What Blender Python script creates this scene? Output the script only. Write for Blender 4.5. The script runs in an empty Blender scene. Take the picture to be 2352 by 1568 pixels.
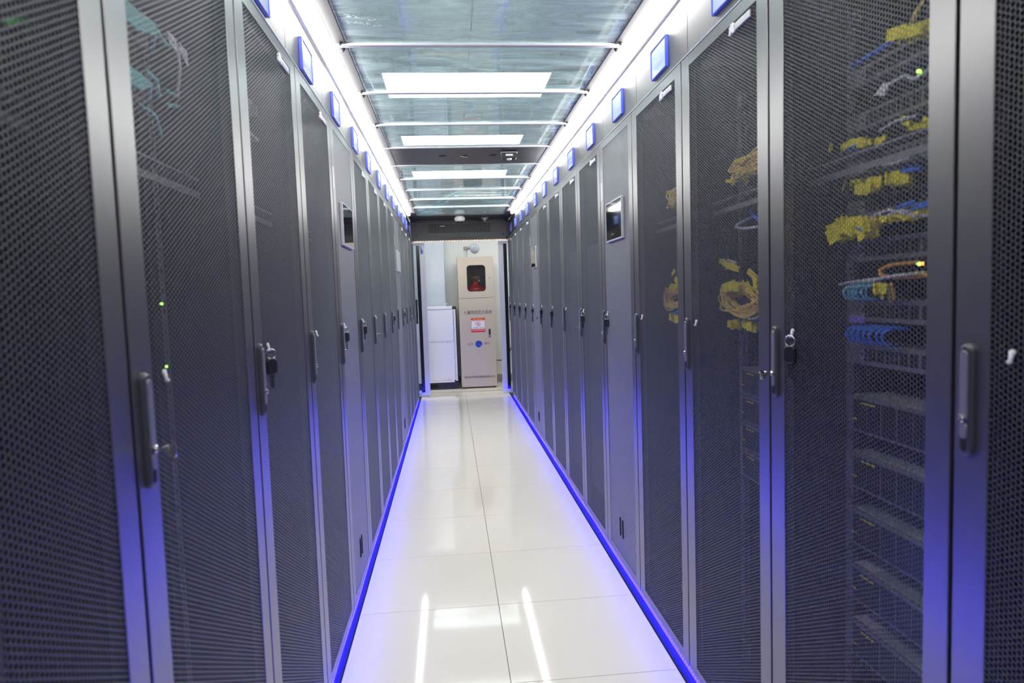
import bpy, math, random
import numpy as np
from mathutils import Matrix, Vector
random.seed(7)
PI = math.pi
scn = bpy.context.scene
COL = scn.collection

# ------------------------------------------------------------------ camera, world, exposure
cam_d = bpy.data.cameras.new('camera')
cam = bpy.data.objects.new('camera', cam_d)
COL.objects.link(cam)
r_ = Vector((0.99518689, -0.09224636, -0.03307044))
u_ = Vector((0.03937608, 0.0673958, 0.99694901))
f_ = Vector((0.08973611, 0.99345277, -0.07070372))
m = Matrix.Identity(4)
for i in range(3):
    m[i][0] = r_[i]; m[i][1] = u_[i]; m[i][2] = -f_[i]
m[2][3] = 1.3577
cam.matrix_world = m
cam_d.sensor_width = 36.0
cam_d.lens = 1528.66 / 2352 * 36.0
cam_d.clip_start = 0.05
cam_d.dof.use_dof = True
cam_d.dof.focus_distance = 4.2
cam_d.dof.aperture_fstop = 4.0
scn.camera = cam

world = bpy.data.worlds.new('world')
scn.world = world
world.use_nodes = True
world.node_tree.nodes['Background'].inputs[0].default_value = (0.8, 0.85, 0.9, 1)
world.node_tree.nodes['Background'].inputs[1].default_value = 0.05

scn.view_settings.view_transform = 'Standard'
scn.view_settings.look = 'None'
scn.view_settings.gamma = 1.0
scn.view_settings.use_curve_mapping = False
scn.view_settings.exposure = 0.68
scn.cycles.max_bounces = 7
scn.cycles.diffuse_bounces = 4
scn.cycles.glossy_bounces = 4
scn.cycles.transmission_bounces = 4
scn.cycles.transparent_max_bounces = 12
scn.cycles.sample_clamp_indirect = 6.0

TUBE = 26.0          # radiance of the ceiling-edge tubes
PANEL = 9.5          # radiance of the room's ceiling light panels and the added pair
ROPE = 54.0          # radiance of the blue rope lights along the floor

# ------------------------------------------------------------------ measured layout (metres)
XL, XR = -0.4554, 0.7785        # door planes
YL, YR = 0.9814, 0.9684         # first rack joints
W = 0.6
NL = NR = 14

# ------------------------------------------------------------------ materials
def mat(name, col, rough=0.5, metal=0.0, spec=0.5, coat=0.0, noise=0.0, nscale=30.0, bump=0.0, bscale=200.0):
    M = bpy.data.materials.new(name)
    M.use_nodes = True
    nt = M.node_tree
    b = nt.nodes['Principled BSDF']
    b.inputs['Base Color'].default_value = (*col, 1)
    b.inputs['Roughness'].default_value = rough
    b.inputs['Metallic'].default_value = metal
    b.inputs['Specular IOR Level'].default_value = spec
    b.inputs['Coat Weight'].default_value = coat
    if noise > 0 or bump > 0:
        tc = nt.nodes.new('ShaderNodeTexCoord')
    if noise > 0:
        n = nt.nodes.new('ShaderNodeTexNoise')
        n.inputs['Scale'].default_value = nscale
        n.inputs['Detail'].default_value = 4
        nt.links.new(tc.outputs['Object'], n.inputs['Vector'])
        mx = nt.nodes.new('ShaderNodeMix'); mx.data_type = 'RGBA'
        mx.inputs[6].default_value = (*[c * (1 - noise) for c in col], 1)
        mx.inputs[7].default_value = (*[min(1, c * (1 + noise)) for c in col], 1)
        nt.links.new(n.outputs['Fac'], mx.inputs[0])
        nt.links.new(mx.outputs[2], b.inputs['Base Color'])
    if bump > 0:
        n2 = nt.nodes.new('ShaderNodeTexNoise')
        n2.inputs['Scale'].default_value = bscale
        nt.links.new(tc.outputs['Object'], n2.inputs['Vector'])
        bp = nt.nodes.new('ShaderNodeBump')
        bp.inputs['Strength'].default_value = bump
        bp.inputs['Distance'].default_value = 0.001
        nt.links.new(n2.outputs['Fac'], bp.inputs['Height'])
        nt.links.new(bp.outputs['Normal'], b.inputs['Normal'])
    return M

def emis(name, col, strength, base=(0.8, 0.8, 0.8)):
    M = bpy.data.materials.new(name)
    M.use_nodes = True
    b = M.node_tree.nodes['Principled BSDF']
    b.inputs['Base Color'].default_value = (*base, 1)
    b.inputs['Emission Color'].default_value = (*col, 1)
    b.inputs['Emission Strength'].default_value = strength
    return M

def thin_glass(name, tint, dust=0.06, dustcol=(0.7, 0.78, 0.78), rough=0.02, smear=True, ior=1.5):
    M = bpy.data.materials.new(name)
    M.use_nodes = True
    nt = M.node_tree
    nt.nodes.clear()
    out = nt.nodes.new('ShaderNodeOutputMaterial')
    tr = nt.nodes.new('ShaderNodeBsdfTransparent'); tr.inputs[0].default_value = (*tint, 1)
    df = nt.nodes.new('ShaderNodeBsdfDiffuse'); df.inputs[0].default_value = (*dustcol, 1)
    gl = nt.nodes.new('ShaderNodeBsdfGlossy'); gl.inputs[1].default_value = rough
    fr = nt.nodes.new('ShaderNodeFresnel'); fr.inputs[0].default_value = ior
    m1 = nt.nodes.new('ShaderNodeMixShader'); m2 = nt.nodes.new('ShaderNodeMixShader')
    m1.inputs[0].default_value = dust
    if smear:
        tc = nt.nodes.new('ShaderNodeTexCoord')
        mp = nt.nodes.new('ShaderNodeMapping'); mp.inputs['Scale'].default_value = (1.0, 4.5, 1)
        n = nt.nodes.new('ShaderNodeTexNoise'); n.inputs['Scale'].default_value = 2.2
        n.inputs['Detail'].default_value = 6; n.inputs['Distortion'].default_value = 2.0
        rp = nt.nodes.new('ShaderNodeMapRange')
        rp.inputs[1].default_value = 0.35; rp.inputs[2].default_value = 0.75
        rp.inputs[3].default_value = dust * 0.35; rp.inputs[4].default_value = dust * 2.2
        nt.links.new(tc.outputs['Object'], mp.inputs[0]); nt.links.new(mp.outputs[0], n.inputs['Vector'])
        nt.links.new(n.outputs['Fac'], rp.inputs[0]); nt.links.new(rp.outputs[0], m1.inputs[0])
    nt.links.new(tr.outputs[0], m1.inputs[1]); nt.links.new(df.outputs[0], m1.inputs[2])
    geo = nt.nodes.new('ShaderNodeNewGeometry'); one = nt.nodes.new('ShaderNodeMath'); one.operation = 'SUBTRACT'; one.inputs[0].default_value = 1.0
    mul = nt.nodes.new('ShaderNodeMath'); mul.operation = 'MULTIPLY'      # the sheet reflects once, at its entry face
    nt.links.new(geo.outputs['Backfacing'], one.inputs[1]); nt.links.new(fr.outputs[0], mul.inputs[0]); nt.links.new(one.outputs[0], mul.inputs[1])
    nt.links.new(mul.outputs[0], m2.inputs[0]); nt.links.new(m1.outputs[0], m2.inputs[1]); nt.links.new(gl.outputs[0], m2.inputs[2])
    nt.links.new(m2.outputs[0], out.inputs[0])
    return M

def rope_mat(name):
    M = bpy.data.materials.new(name)
    M.use_nodes = True
    nt = M.node_tree
    b = nt.nodes['Principled BSDF']
    b.inputs['Base Color'].default_value = (0.1, 0.1, 0.5, 1)
    b.inputs['Roughness'].default_value = 0.2
    tc = nt.nodes.new('ShaderNodeTexCoord')
    sp = nt.nodes.new('ShaderNodeSeparateXYZ')
    nt.links.new(tc.outputs['Object'], sp.inputs[0])
    mu = nt.nodes.new('ShaderNodeMath'); mu.operation = 'MULTIPLY'; mu.inputs[1].default_value = 2 * PI / 0.020
    si = nt.nodes.new('ShaderNodeMath'); si.operation = 'SINE'
    po = nt.nodes.new('ShaderNodeMapRange'); po.inputs[1].default_value = 0.55; po.inputs[2].default_value = 1.0
    nt.links.new(sp.outputs['Y'], mu.inputs[0]); nt.links.new(mu.outputs[0], si.inputs[0]); nt.links.new(si.outputs[0], po.inputs[0])
    mx = nt.nodes.new('ShaderNodeMix'); mx.data_type = 'RGBA'
    mx.inputs[6].default_value = (0.0036, 0.0012, 0.8, 1)
    mx.inputs[7].default_value = (0.0030, 0.0050, 1.2, 1)
    nt.links.new(po.outputs[0], mx.inputs[0])
    nt.links.new(mx.outputs[2], b.inputs['Emission Color'])
    b.inputs['Emission Strength'].default_value = ROPE
    return M

PAINT = (0.215, 0.212, 0.212)
M_frame = mat('rack paint', PAINT, 0.34, 0.80, 0.5)
M_mesh = mat('perforated steel', (0.085, 0.087, 0.087), 0.30, 0.8, 0.5)
M_cut = mat('cut steel edge', (0.15, 0.166, 0.163), 0.5, 0.0, 0.5)
M_cutfine = mat('fine cut steel edge', (0.30, 0.31, 0.31), 0.5, 0.0, 0.5)
M_meshfine = mat('fine perforated steel', (0.24, 0.24, 0.24), 0.38, 0.7, 0.5)
M_head = mat('header paint', (0.085, 0.085, 0.087), 0.42, 0.5, 0.5)
M_body = mat('rack inside', (0.05, 0.053, 0.054), 0.55)
M_rail = mat('rail zinc', (0.20, 0.20, 0.21), 0.45, 0.3)
M_black = mat('black plastic', (0.016, 0.017, 0.019), 0.42)
M_handle = mat('handle plastic', (0.055, 0.057, 0.062), 0.32)
M_grip = mat('handle grip', (0.17, 0.17, 0.19), 0.34)
M_void = mat('recess', (0.004, 0.004, 0.005), 0.9)
M_chrome = mat('chrome', (0.75, 0.75, 0.74), 0.16, 1.0)
M_white = mat('white plastic', (0.80, 0.80, 0.79), 0.45)
M_silver = mat('silver badge', (0.72, 0.71, 0.69), 0.35, 0.4)
M_screen = mat('screen glass', (0.008, 0.009, 0.012), 0.04, 0.0, 0.7)
M_floor = mat('porcelain tile', (0.85, 0.785, 0.675), 0.055, 0.0, 0.22, noise=0.015, nscale=3)
M_grout = mat('tile joint', (0.05, 0.045, 0.04), 0.8)
M_wall = mat('wall paint', (0.80, 0.80, 0.76), 0.8, bump=0.1, bscale=300)
M_ceil = mat('ceiling tile', (0.60, 0.625, 0.615), 0.85, noise=0.03, nscale=60)
M_alu = mat('aluminium', (0.62, 0.62, 0.63), 0.4, 0.6)
M_edge = mat('dull edge strip', (0.008, 0.008, 0.009), 0.8)
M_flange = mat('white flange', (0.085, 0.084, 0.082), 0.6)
M_seal = mat('pale seal', (0.62, 0.62, 0.60), 0.5)
M_bar = mat('white bar', (0.80, 0.82, 0.86), 0.35)
M_beam = mat('beam paint', (0.040, 0.040, 0.041), 0.38)
M_tube = emis('tube diffuser', (1.0, 0.985, 0.965), TUBE)
M_panel = emis('panel diffuser', (0.97, 0.985, 1.0), PANEL)
M_rope = rope_mat('blue rope light')
M_canopy = thin_glass('canopy glass', (0.83, 0.90, 0.89), 0.31, (0.74, 0.85, 0.83))
M_doorglass = thin_glass('door glass', (0.86, 0.92, 0.93), 0.03, smear=False)
M_winglass = thin_glass('window acrylic', (0.75, 0.75, 0.75), 0.01, smear=False)
M_bluefr = mat('blue acrylic edge', (0.035, 0.06, 0.46), 0.25)
M_card = mat('card', (0.42, 0.52, 0.70), 0.15, coat=0.6)
M_print_b = mat('blue print', (0.27, 0.50, 0.76), 0.4)
M_print_g = mat('grey print', (0.33, 0.37, 0.46), 0.5)
M_yellow = mat('yellow label', (1.0, 0.86, 0.015), 0.7)
M_fibre = mat('yellow fibre', (1.0, 0.74, 0.15), 0.5)
M_orange = mat('orange fibre', (0.92, 0.42, 0.03), 0.45)
M_blue = mat('blue patch cord', (0.03, 0.22, 0.90), 0.4)
M_sky = mat('light blue fibre', (0.20, 0.66, 0.92), 0.4)
M_teal = mat('aqua fibre', (0.30, 0.85, 0.76), 0.5)
M_cordw = mat('white cord', (0.72, 0.70, 0.68), 0.45)
M_violet = mat('violet tag', (0.30, 0.20, 0.62), 0.5)
M_equip = mat('equipment grey', (0.19, 0.195, 0.205), 0.45)
M_equiptop = mat('equipment zinc', (0.45, 0.48, 0.47), 0.5, 0.2)
M_blank = mat('blanking panel', (0.10, 0.10, 0.105), 0.5)
M_green = emis('green diode', (0.25, 1.0, 0.05), 5.0)
M_amber = emis('amber diode', (1.0, 0.22, 0.02), 5.0)
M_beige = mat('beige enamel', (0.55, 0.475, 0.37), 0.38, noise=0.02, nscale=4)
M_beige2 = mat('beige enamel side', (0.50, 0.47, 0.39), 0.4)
M_ink = mat('black ink', (0.03, 0.03, 0.03), 0.6)
M_inkred = mat('dull red ink', (0.42, 0.12, 0.12), 0.6)
M_red = mat('red print', (0.70, 0.02, 0.02), 0.45)
M_redpaint = mat('red cylinder', (0.62, 0.010, 0.012), 0.28)
M_logo = mat('blue emblem', (0.01, 0.06, 0.42), 0.4)
M_brass = mat('dull brass', (0.22, 0.14, 0.06), 0.4, 0.8)
M_acwhite = mat('light enamel', (0.83, 0.82, 0.86), 0.4)
M_galv = mat('galvanised sheet', (0.58, 0.64, 0.66), 0.42, 0.45, noise=0.10, nscale=9)
M_zinc = mat('zinc pipe', (0.62, 0.64, 0.66), 0.35, 0.5)
M_dish = mat('grey dish', (0.34, 0.375, 0.41), 0.28)
M_fitting = mat('malleable fitting', (0.34, 0.34, 0.27), 0.45, 0.5)
M_base = mat('baseboard tile', (0.30, 0.27, 0.23), 0.4)
M_thresh = mat('threshold', (0.48, 0.43, 0.36), 0.35)
M_stile = mat('door stile', (0.70, 0.70, 0.72), 0.35, 0.2)
M_dkstile = mat('dark door gasket', (0.02, 0.02, 0.024), 0.12)
M_dome = mat('camera dome', (0.03, 0.03, 0.035), 0.06, coat=0.6)

# ------------------------------------------------------------------ mesh helpers
class MB:
    def __init__(s): s.v = []; s.f = []
    def add(s, vs, fs):
        o = len(s.v); s.v += [tuple(p) for p in vs]; s.f += [tuple(i + o for i in f) for f in fs]; return s
    def box(s, x0, y0, z0, x1, y1, z1):
        vs = [(x0, y0, z0), (x1, y0, z0), (x1, y1, z0), (x0, y1, z0), (x0, y0, z1), (x1, y0, z1), (x1, y1, z1), (x0, y1, z1)]
        return s.add(vs, [(0, 3, 2, 1), (4, 5, 6, 7), (0, 1, 5, 4), (1, 2, 6, 5), (2, 3, 7, 6), (3, 0, 4, 7)])
    def bbox(s, x0, y0, z0, x1, y1, z1, b):
        """box with all twelve edges chamfered"""
        X = (x0, x0 + b, x1 - b, x1); Y = (y0, y0 + b, y1 - b, y1); Z = (z0, z0 + b, z1 - b, z1)
        def P(ix, iy, iz): return (X[ix], Y[iy], Z[iz])
        vs = []; key = {}
        def V(p):
            if p not in key: key[p] = len(vs); vs.append(p)
            return key[p]
        fs = []
        def F(*ps): fs.append(tuple(V(P(*p)) for p in ps))
        F((0, 1, 1), (0, 1, 2), (0, 2, 2), (0, 2, 1)); F((3, 1, 1), (3, 2, 1), (3, 2, 2), (3, 1, 2))
        F((1, 0, 1), (2, 0, 1), (2, 0, 2), (1, 0, 2)); F((1, 3, 1), (1, 3, 2), (2, 3, 2), (2, 3, 1))
        F((1, 1, 0), (1, 2, 0), (2, 2, 0), (2, 1, 0)); F((1, 1, 3), (2, 1, 3), (2, 2, 3), (1, 2, 3))
        for sx, ox in ((1, 0), (2, 3)):
            for sy, oy in ((1, 0), (2, 3)):
                F((ox, sy, 1), (sx, oy, 1), (sx, oy, 2), (ox, sy, 2))
            for sz, oz in ((1, 0), (2, 3)):
                F((ox, 1, sz), (ox, 2, sz), (sx, 2, oz), (sx, 1, oz))
        for sy, oy in ((1, 0), (2, 3)):
            for sz, oz in ((1, 0), (2, 3)):
                F((1, oy, sz), (2, oy, sz), (2, sy, oz), (1, sy, oz))
        for sx, ox in ((1, 0), (2, 3)):
            for sy, oy in ((1, 0), (2, 3)):
                for sz, oz in ((1, 0), (2, 3)):
                    F((ox, sy, sz), (sx, oy, sz), (sx, sy, oz))
        return s.add(vs, fs)
    def tube(s, pts, r, n=8, cap=True):
        pts = [Vector(p) for p in pts]
        rings = []
        up = Vector((0, 0, 1))
        prev = None
        for i, p in enumerate(pts):
            t = (pts[min(i + 1, len(pts) - 1)] - pts[max(i - 1, 0)]).normalized()
            a = prev if prev is not None else (up if abs(t.z) < 0.9 else Vector((1, 0, 0)))
            a = (a - t * a.dot(t))
            if a.length < 1e-6: a = t.orthogonal()
            a.normalize(); prev = a
            b = t.cross(a)
            rr = r[i] if isinstance(r, (list, tuple)) else r
            rings.append([p + a * rr * math.cos(2 * PI * k / n) + b * rr * math.sin(2 * PI * k / n) for k in range(n)])
        vs = [q for ring in rings for q in ring]; fs = []
        for i in range(len(rings) - 1):
            for k in range(n):
                k2 = (k + 1) % n
                fs.append((i * n + k, i * n + k2, (i + 1) * n + k2, (i + 1) * n + k))
        if cap:
            fs.append(tuple(range(n - 1, -1, -1))); o = (len(rings) - 1) * n; fs.append(tuple(o + k for k in range(n)))
        return s.add(vs, fs)
    def lathe(s, prof, origin, axis, n=24):
        """prof: (radius, distance along axis)"""
        ax = Vector(axis).normalized(); a = ax.orthogonal().normalized(); b = ax.cross(a); o = Vector(origin)
        vs = []; fs = []
        for (r, h) in prof:
            for k in range(n):
                t = 2 * PI * k / n
                vs.append(o + ax * h + (a * math.cos(t) + b * math.sin(t)) * r)
        for i in range(len(prof) - 1):
            for k in range(n):
                k2 = (k + 1) % n
                fs.append((i * n + k, i * n + k2, (i + 1) * n + k2, (i + 1) * n + k))
        if prof[0][0] > 1e-6: fs.append(tuple(range(n - 1, -1, -1)))
        if prof[-1][0] > 1e-6: fs.append(tuple((len(prof) - 1) * n + k for k in range(n)))
        return s.add(vs, fs)
    def layers(s, outlines):
        """loft of closed 3-D outlines with equal point counts, capped at both ends"""
        n = len(outlines[0]); vs = [p for o in outlines for p in o]; fs = []
        for i in range(len(outlines) - 1):
            for k in range(n):
                k2 = (k + 1) % n
                fs.append((i * n + k, i * n + k2, (i + 1) * n + k2, (i + 1) * n + k))
        fs.append(tuple(range(n - 1, -1, -1))); fs.append(tuple((len(outlines) - 1) * n + k for k in range(n)))
        return s.add(vs, fs)
    def mesh(s, name, material=None, smooth=False):
        me = bpy.data.meshes.new(name)
        me.from_pydata(s.v, [], s.f)
        if material: me.materials.append(material)
        if smooth:
            me.polygons.foreach_set('use_smooth', [True] * len(me.polygons))
        me.update()
        return me

def link(name, data, parent=None, loc=(0, 0, 0), rot=(0, 0, 0)):
    o = bpy.data.objects.new(name, data)
    COL.objects.link(o)
    o.location = loc; o.rotation_euler = rot
    if parent: o.parent = parent
    return o
def obj(name, mb, material, parent=None, loc=(0, 0, 0), rot=(0, 0, 0), smooth=False):
    return link(name, mb.mesh(name, material, smooth), parent, loc, rot)
def tag(o, label, cat, group=None):
    o['label'] = label; o['category'] = cat
    if group: o['group'] = group
    return o
def thing(name, label, cat, loc=(0, 0, 0), rot=(0, 0, 0), group=None):
    o = link(name, None, None, loc, rot)
    o.empty_display_size = 0.05
    return tag(o, label, cat, group)
def struct(o):
    o['kind'] = 'structure'; return o
def copy_tree(o, parent=None):
    c = o.copy(); COL.objects.link(c)
    if parent: c.parent = parent
    for ch in o.children: copy_tree(ch, c)
    return c
def capsule(w, h, n=8):
    """closed outline in (y, z) with round ends"""
    r = w / 2; out = []
    for k in range(n + 1):
        t = PI * k / n
        out.append((r * math.cos(t), h / 2 - r + r * math.sin(t)))
    for k in range(n + 1):
        t = PI + PI * k / n
        out.append((r * math.cos(t), -h / 2 + r + r * math.sin(t)))
    return out
def rrect(w, h, r, n=5):
    out = []
    for cx, cz, t0 in ((w / 2 - r, h / 2 - r, 0), (-w / 2 + r, h / 2 - r, PI / 2), (-w / 2 + r, -h / 2 + r, PI), (w / 2 - r, -h / 2 + r, 1.5 * PI)):
        for k in range(n + 1):
            t = t0 + PI / 2 * k / n
            out.append((cx + r * math.cos(t), cz + r * math.sin(t)))
    return out
FONT_TMP = []
def text(name, body, size, material, parent, loc, rot, extrude=0.0004, align='CENTER', spacing=1.0, width=None):
    cu = bpy.data.curves.new(name, 'FONT')
    cu.body = body; cu.size = size; cu.extrude = extrude; cu.align_x = align; cu.align_y = 'CENTER'
    cu.space_character = spacing
    cu.resolution_u = 3
    t = bpy.data.objects.new(name, cu); COL.objects.link(t)
    bpy.context.view_layer.update()
    dg = bpy.context.evaluated_depsgraph_get()
    me = bpy.data.meshes.new_from_object(t.evaluated_get(dg))
    bpy.data.objects.remove(t)
    if width:
        xs = [v.co.x for v in me.vertices]
        if xs:
            k = width / (max(xs) - min(xs)); c = (max(xs) + min(xs)) / 2
            for v in me.vertices: v.co.x = (v.co.x - c) * k
    me.name = name
    me.materials.clear(); me.materials.append(material)
    return link(name, me, parent, loc, rot)
ORD = ['first', 'second', 'third', 'fourth', 'fifth', 'sixth', 'seventh', 'eighth', 'ninth', 'tenth', 'eleventh', 'twelfth', 'thirteenth', 'fourteenth']

# ------------------------------------------------------------------ the room shell
fl = obj('floor', MB().box(-2.6, -2.0, -0.05, 3.0, 10.4, -0.004), M_grout); struct(fl)
tile_me = MB().bbox(-0.2989, -0.2988, -0.005, 0.2989, 0.2988, 0.0, 0.0004).mesh('tile', M_floor)
for k in range(-4, 12):
    for cx in (-0.141, 0.459):
        link('tile', tile_me, fl, (cx, 2.835 + 0.6 * k - 0.3, 0))
for k in range(2):
    for j in range(-2, 4):
        link('tile', tile_me, fl, (-0.31 + 0.6 * j, 9.77 + 0.6 * k, 0))
sq = obj('threshold_strip', MB().bbox(-0.46, 9.345, -0.004, 0.80, 9.455, 0.003, 0.002), M_thresh, fl)

ce = obj('ceiling', MB().box(-2.6, -2.0, 2.93, 3.0, 10.4, 3.0), M_ceil); struct(ce)
ct_me = MB().bbox(-0.298, -0.298, 2.900, 0.298, 0.298, 2.915, 0.003).mesh('tile', M_ceil)
lights_y = [5.0 + 1.8 * k for k in (-1, 0, 1, 2)]
for ix in range(-2, 3):
    for iy in range(-3, 10):
        cx, cy = -0.12 + 0.6 * ix, 5.0 + 0.6 * iy
        if ix in (0, 1) and iy % 3 == 0 and iy >= -3: continue
        link('tile', ct_me, ce, (cx, cy, 0))
obj('ceiling_slab', MB().box(-2.6, -2.0, 2.928, -1.62, 10.4, 2.932).box(1.38, -2.0, 2.928, 3.0, 10.4, 2.932), M_ceil, ce)

struct(obj('wall_back', MB().box(-2.6, 10.3, 0, 3.0, 10.4, 2.95), M_wall))
struct(obj('wall_left', MB().box(-2.7, -2.0, 0, -2.6, 10.4, 2.95), M_wall))
struct(obj('wall_right', MB().box(3.0, -2.0, 0, 3.1, 10.4, 2.95), M_wall))
struct(obj('wall_front', MB().box(-2.6, -2.1, 0, 3.0, -2.0, 2.95), M_wall))
struct(obj('baseboard_back', MB().bbox(-2.6, 10.285, 0.015, 3.0, 10.3, 0.125, 0.003), M_base))

pl = MB().box(-0.585, -0.285, 2.893, 0.585, 0.285, 2.899)
pf = MB().box(-0.6, -0.3, 2.89, 0.6, -0.285, 2.925).box(-0.6, 0.285, 2.89, 0.6, 0.3, 2.925).box(-0.6, -0.285, 2.89, -0.585, 0.285, 2.925).box(0.585, -0.285, 2.89, 0.6, 0.285, 2.925)
pl_me = pl.mesh('diffuser', M_panel); pf_me = pf.mesh('panel_frame', M_white)
names_pl = ['over the second glass pane', 'nearest in view through the glass canopy', 'just before the black crossing beam', 'just beyond the black crossing beam']
for i, y in enumerate(lights_y):
    t = thing('ceiling_light', 'wide white ceiling light panel above the glass roof, ' + names_pl[i], 'ceiling light', (0.18, y, 0), group='ceiling light panels above the glass roof')
    link('diffuser', pl_me, t); link('panel_frame', pf_me, t)

for i, (x, y) in enumerate([(x, y) for x in (-1.62, 1.98) for y in (9.2,)]):  # unseen panels, added to brighten the far end of the room
    t = thing('ceiling_light', 'added unseen white ceiling light panel above the aisle behind the %s racks' % ('left' if x < 0 else 'right'), 'ceiling light', (x, y, 0), group='added unseen light panels behind the rack rows')
    link('diffuser', pl_me, t); link('panel_frame', pf_me, t)

# ------------------------------------------------------------------ rack rows
def perf_mesh(name, y0, y1, z0, z1, pitch, k, x_front, thick, material, wall):
    """sheet with staggered hexagonal holes; columns of holes run upright"""
    R = pitch / math.sqrt(3)
    cs = 1.5 * R
    ncol = int((y1 - y0) / cs); nrow = int((z1 - z0) / pitch)
    oy = (y0 + y1) / 2 - (ncol - 1) * cs / 2
    oz = (z0 + z1) / 2 - (nrow - 1) * pitch / 2
    ii, jj = np.meshgrid(np.arange(ncol), np.arange(nrow), indexing='ij')
    cy = (oy + ii * cs).ravel(); cz = (oz + jj * pitch + (ii % 2) * pitch / 2 - pitch / 4).ravel()
    a = np.arange(6) * PI / 3
    ring_o = np.stack([R * np.cos(a), R * np.sin(a)], 1); ring_i = ring_o * k
    n = len(cy)
    V = np.zeros((n, 18, 3), np.float32)
    for s_, (rg, x) in enumerate(((ring_o, x_front), (ring_i, x_front), (ring_i, x_front + thick))):
        V[:, s_ * 6:(s_ + 1) * 6, 0] = x
        V[:, s_ * 6:(s_ + 1) * 6, 1] = cy[:, None] + rg[None, :, 0]
        V[:, s_ * 6:(s_ + 1) * 6, 2] = cz[:, None] + rg[None, :, 1]
    q = []
    for e in range(6):
        e2 = (e + 1) % 6
        q.append((e, 6 + e, 6 + e2, e2)); q.append((6 + e, 12 + e, 12 + e2, 6 + e2))
    Q = (np.array(q)[None] + (np.arange(n) * 18)[:, None, None]).reshape(-1)
    nf = n * 12
    me = bpy.data.meshes.new(name)
    me.vertices.add(n * 18); me.vertices.foreach_set('co', V.reshape(-1))
    me.loops.add(nf * 4); me.loops.foreach_set('vertex_index', Q.astype(np.int32))
    me.polygons.add(nf); me.polygons.foreach_set('loop_start', np.arange(0, nf * 4, 4, dtype=np.int32))
    me.update(calc_edges=True)
    me.materials.append(material); me.materials.append(wall)
    mi = np.tile(np.array([0, 1] * 6, dtype=np.int32), n)
    me.polygons.foreach_set('material_index', mi)
    return me

PY0, PY1, PZ0, PZ1 = -0.239, 0.230, 0.080, 2.060
me_perf = perf_mesh('mesh_panel', PY0 - 0.004, PY1 + 0.004, PZ0 - 0.004, PZ1 + 0.004, 0.0092, 0.87, 0.002, 0.0011, M_mesh, M_cut)
me_fine = perf_mesh('mesh_panel', PY0 - 0.004, PY1 + 0.004, PZ0 - 0.004, PZ1 + 0.004, 0.0072, 0.66, 0.002, 0.0012, M_meshfine, M_cutfine)

# the door's sheet-steel surround (local frame: x = into the rack, y = along the row, z = up)
def door_frame():
    b = MB(); t = 0.024
    b.bbox(0, -0.2955, 0.045, t, PY0, 2.095, 0.0012)
    b.bbox(0, PY1, 0.045, t, 0.2955, 2.095, 0.0012)
    b.box(0.0004, PY0, 0.045, t, PY1, PZ0).box(0.0004, PY0, PZ1, t, PY1, 2.095)
    return b
me_door = door_frame().mesh('door', M_frame)
def cabinet():
    b = MB()
    b.box(0.03, -0.2985, 0.05, 1.15, -0.2945, 2.09).box(0.03, 0.2945, 0.05, 1.15, 0.2985, 2.09)      # side sheets
    b.box(0.027, -0.2985, 0.05, 0.075, -0.262, 2.09).box(0.027, 0.262, 0.05, 0.075, 0.2985, 2.09)   # front posts
    b.box(0.027, -0.262, 0.05, 0.075, 0.262, 0.085).box(0.027, -0.262, 2.055, 0.075, 0.262, 2.09)   # sills
    b.box(1.135, -0.2945, 0.05, 1.15, 0.2945, 2.09)                                                  # back
    b.box(0.075, -0.2945, 0.05, 1.135, 0.2945, 0.06)                                                # floor pan
    b.box(0.075, -0.2945, 2.08, 1.135, 0.2945, 2.09)                                                  # top sheet
    return b
me_cab = cabinet().mesh('cabinet_body', M_body)
me_plinth = MB().box(0.032, -0.2985, 0.0, 1.15, 0.2985, 0.05).mesh('plinth', M_black)
HY, HZ = 0.2655, 1.175       # handle centre
def handle_mb():
    o = lambda w, h, x: [(x, HY + y, HZ + z) for (y, z) in capsule(w, h)]
    return MB().layers([o(0.027, 0.172, 0.0), o(0.027, 0.172, -0.0045), o(0.0245, 0.1695, -0.0072), o(0.0185, 0.1635, -0.0090)])
def grip_mb():
    o = lambda w, h, x: [(x, HY + y, HZ + 0.022 + z) for (y, z) in capsule(w, h)]
    return MB().layers([o(0.0155, 0.108, -0.0082), o(0.0155, 0.108, -0.0102), o(0.0125, 0.105, -0.0118)])
def tongue_mb():
    o = lambda w, h, x: [(x, HY + y, HZ - 0.046 + z) for (y, z) in capsule(w, h)]
    return MB().layers([o(0.0155, 0.026, -0.0082), o(0.0155, 0.026, -0.0102), o(0.0125, 0.023, -0.0118)])
me_handle = handle_mb().mesh('handle', M_handle)
me_grip = grip_mb().mesh('handle_grip', M_grip)
me_tongue = tongue_mb().mesh('handle_tongue', M_grip)
me_lock = MB().lathe([(0.0062, 0), (0.0062, 0.006), (0.005, 0.0075), (0.0015, 0.0078), (0.0015, 0.005), (0.0, 0.005)], (-0.0086, HY, HZ - 0.028), (-1, 0, 0), 16).mesh('lock_cylinder', M_chrome)
me_recess = MB().layers([[(x, HY + y, HZ - 0.068 + z) for (y, z) in capsule(0.011, 0.020)] for x in (-0.0084, -0.0094)]).mesh('handle_recess', M_void)
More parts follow.
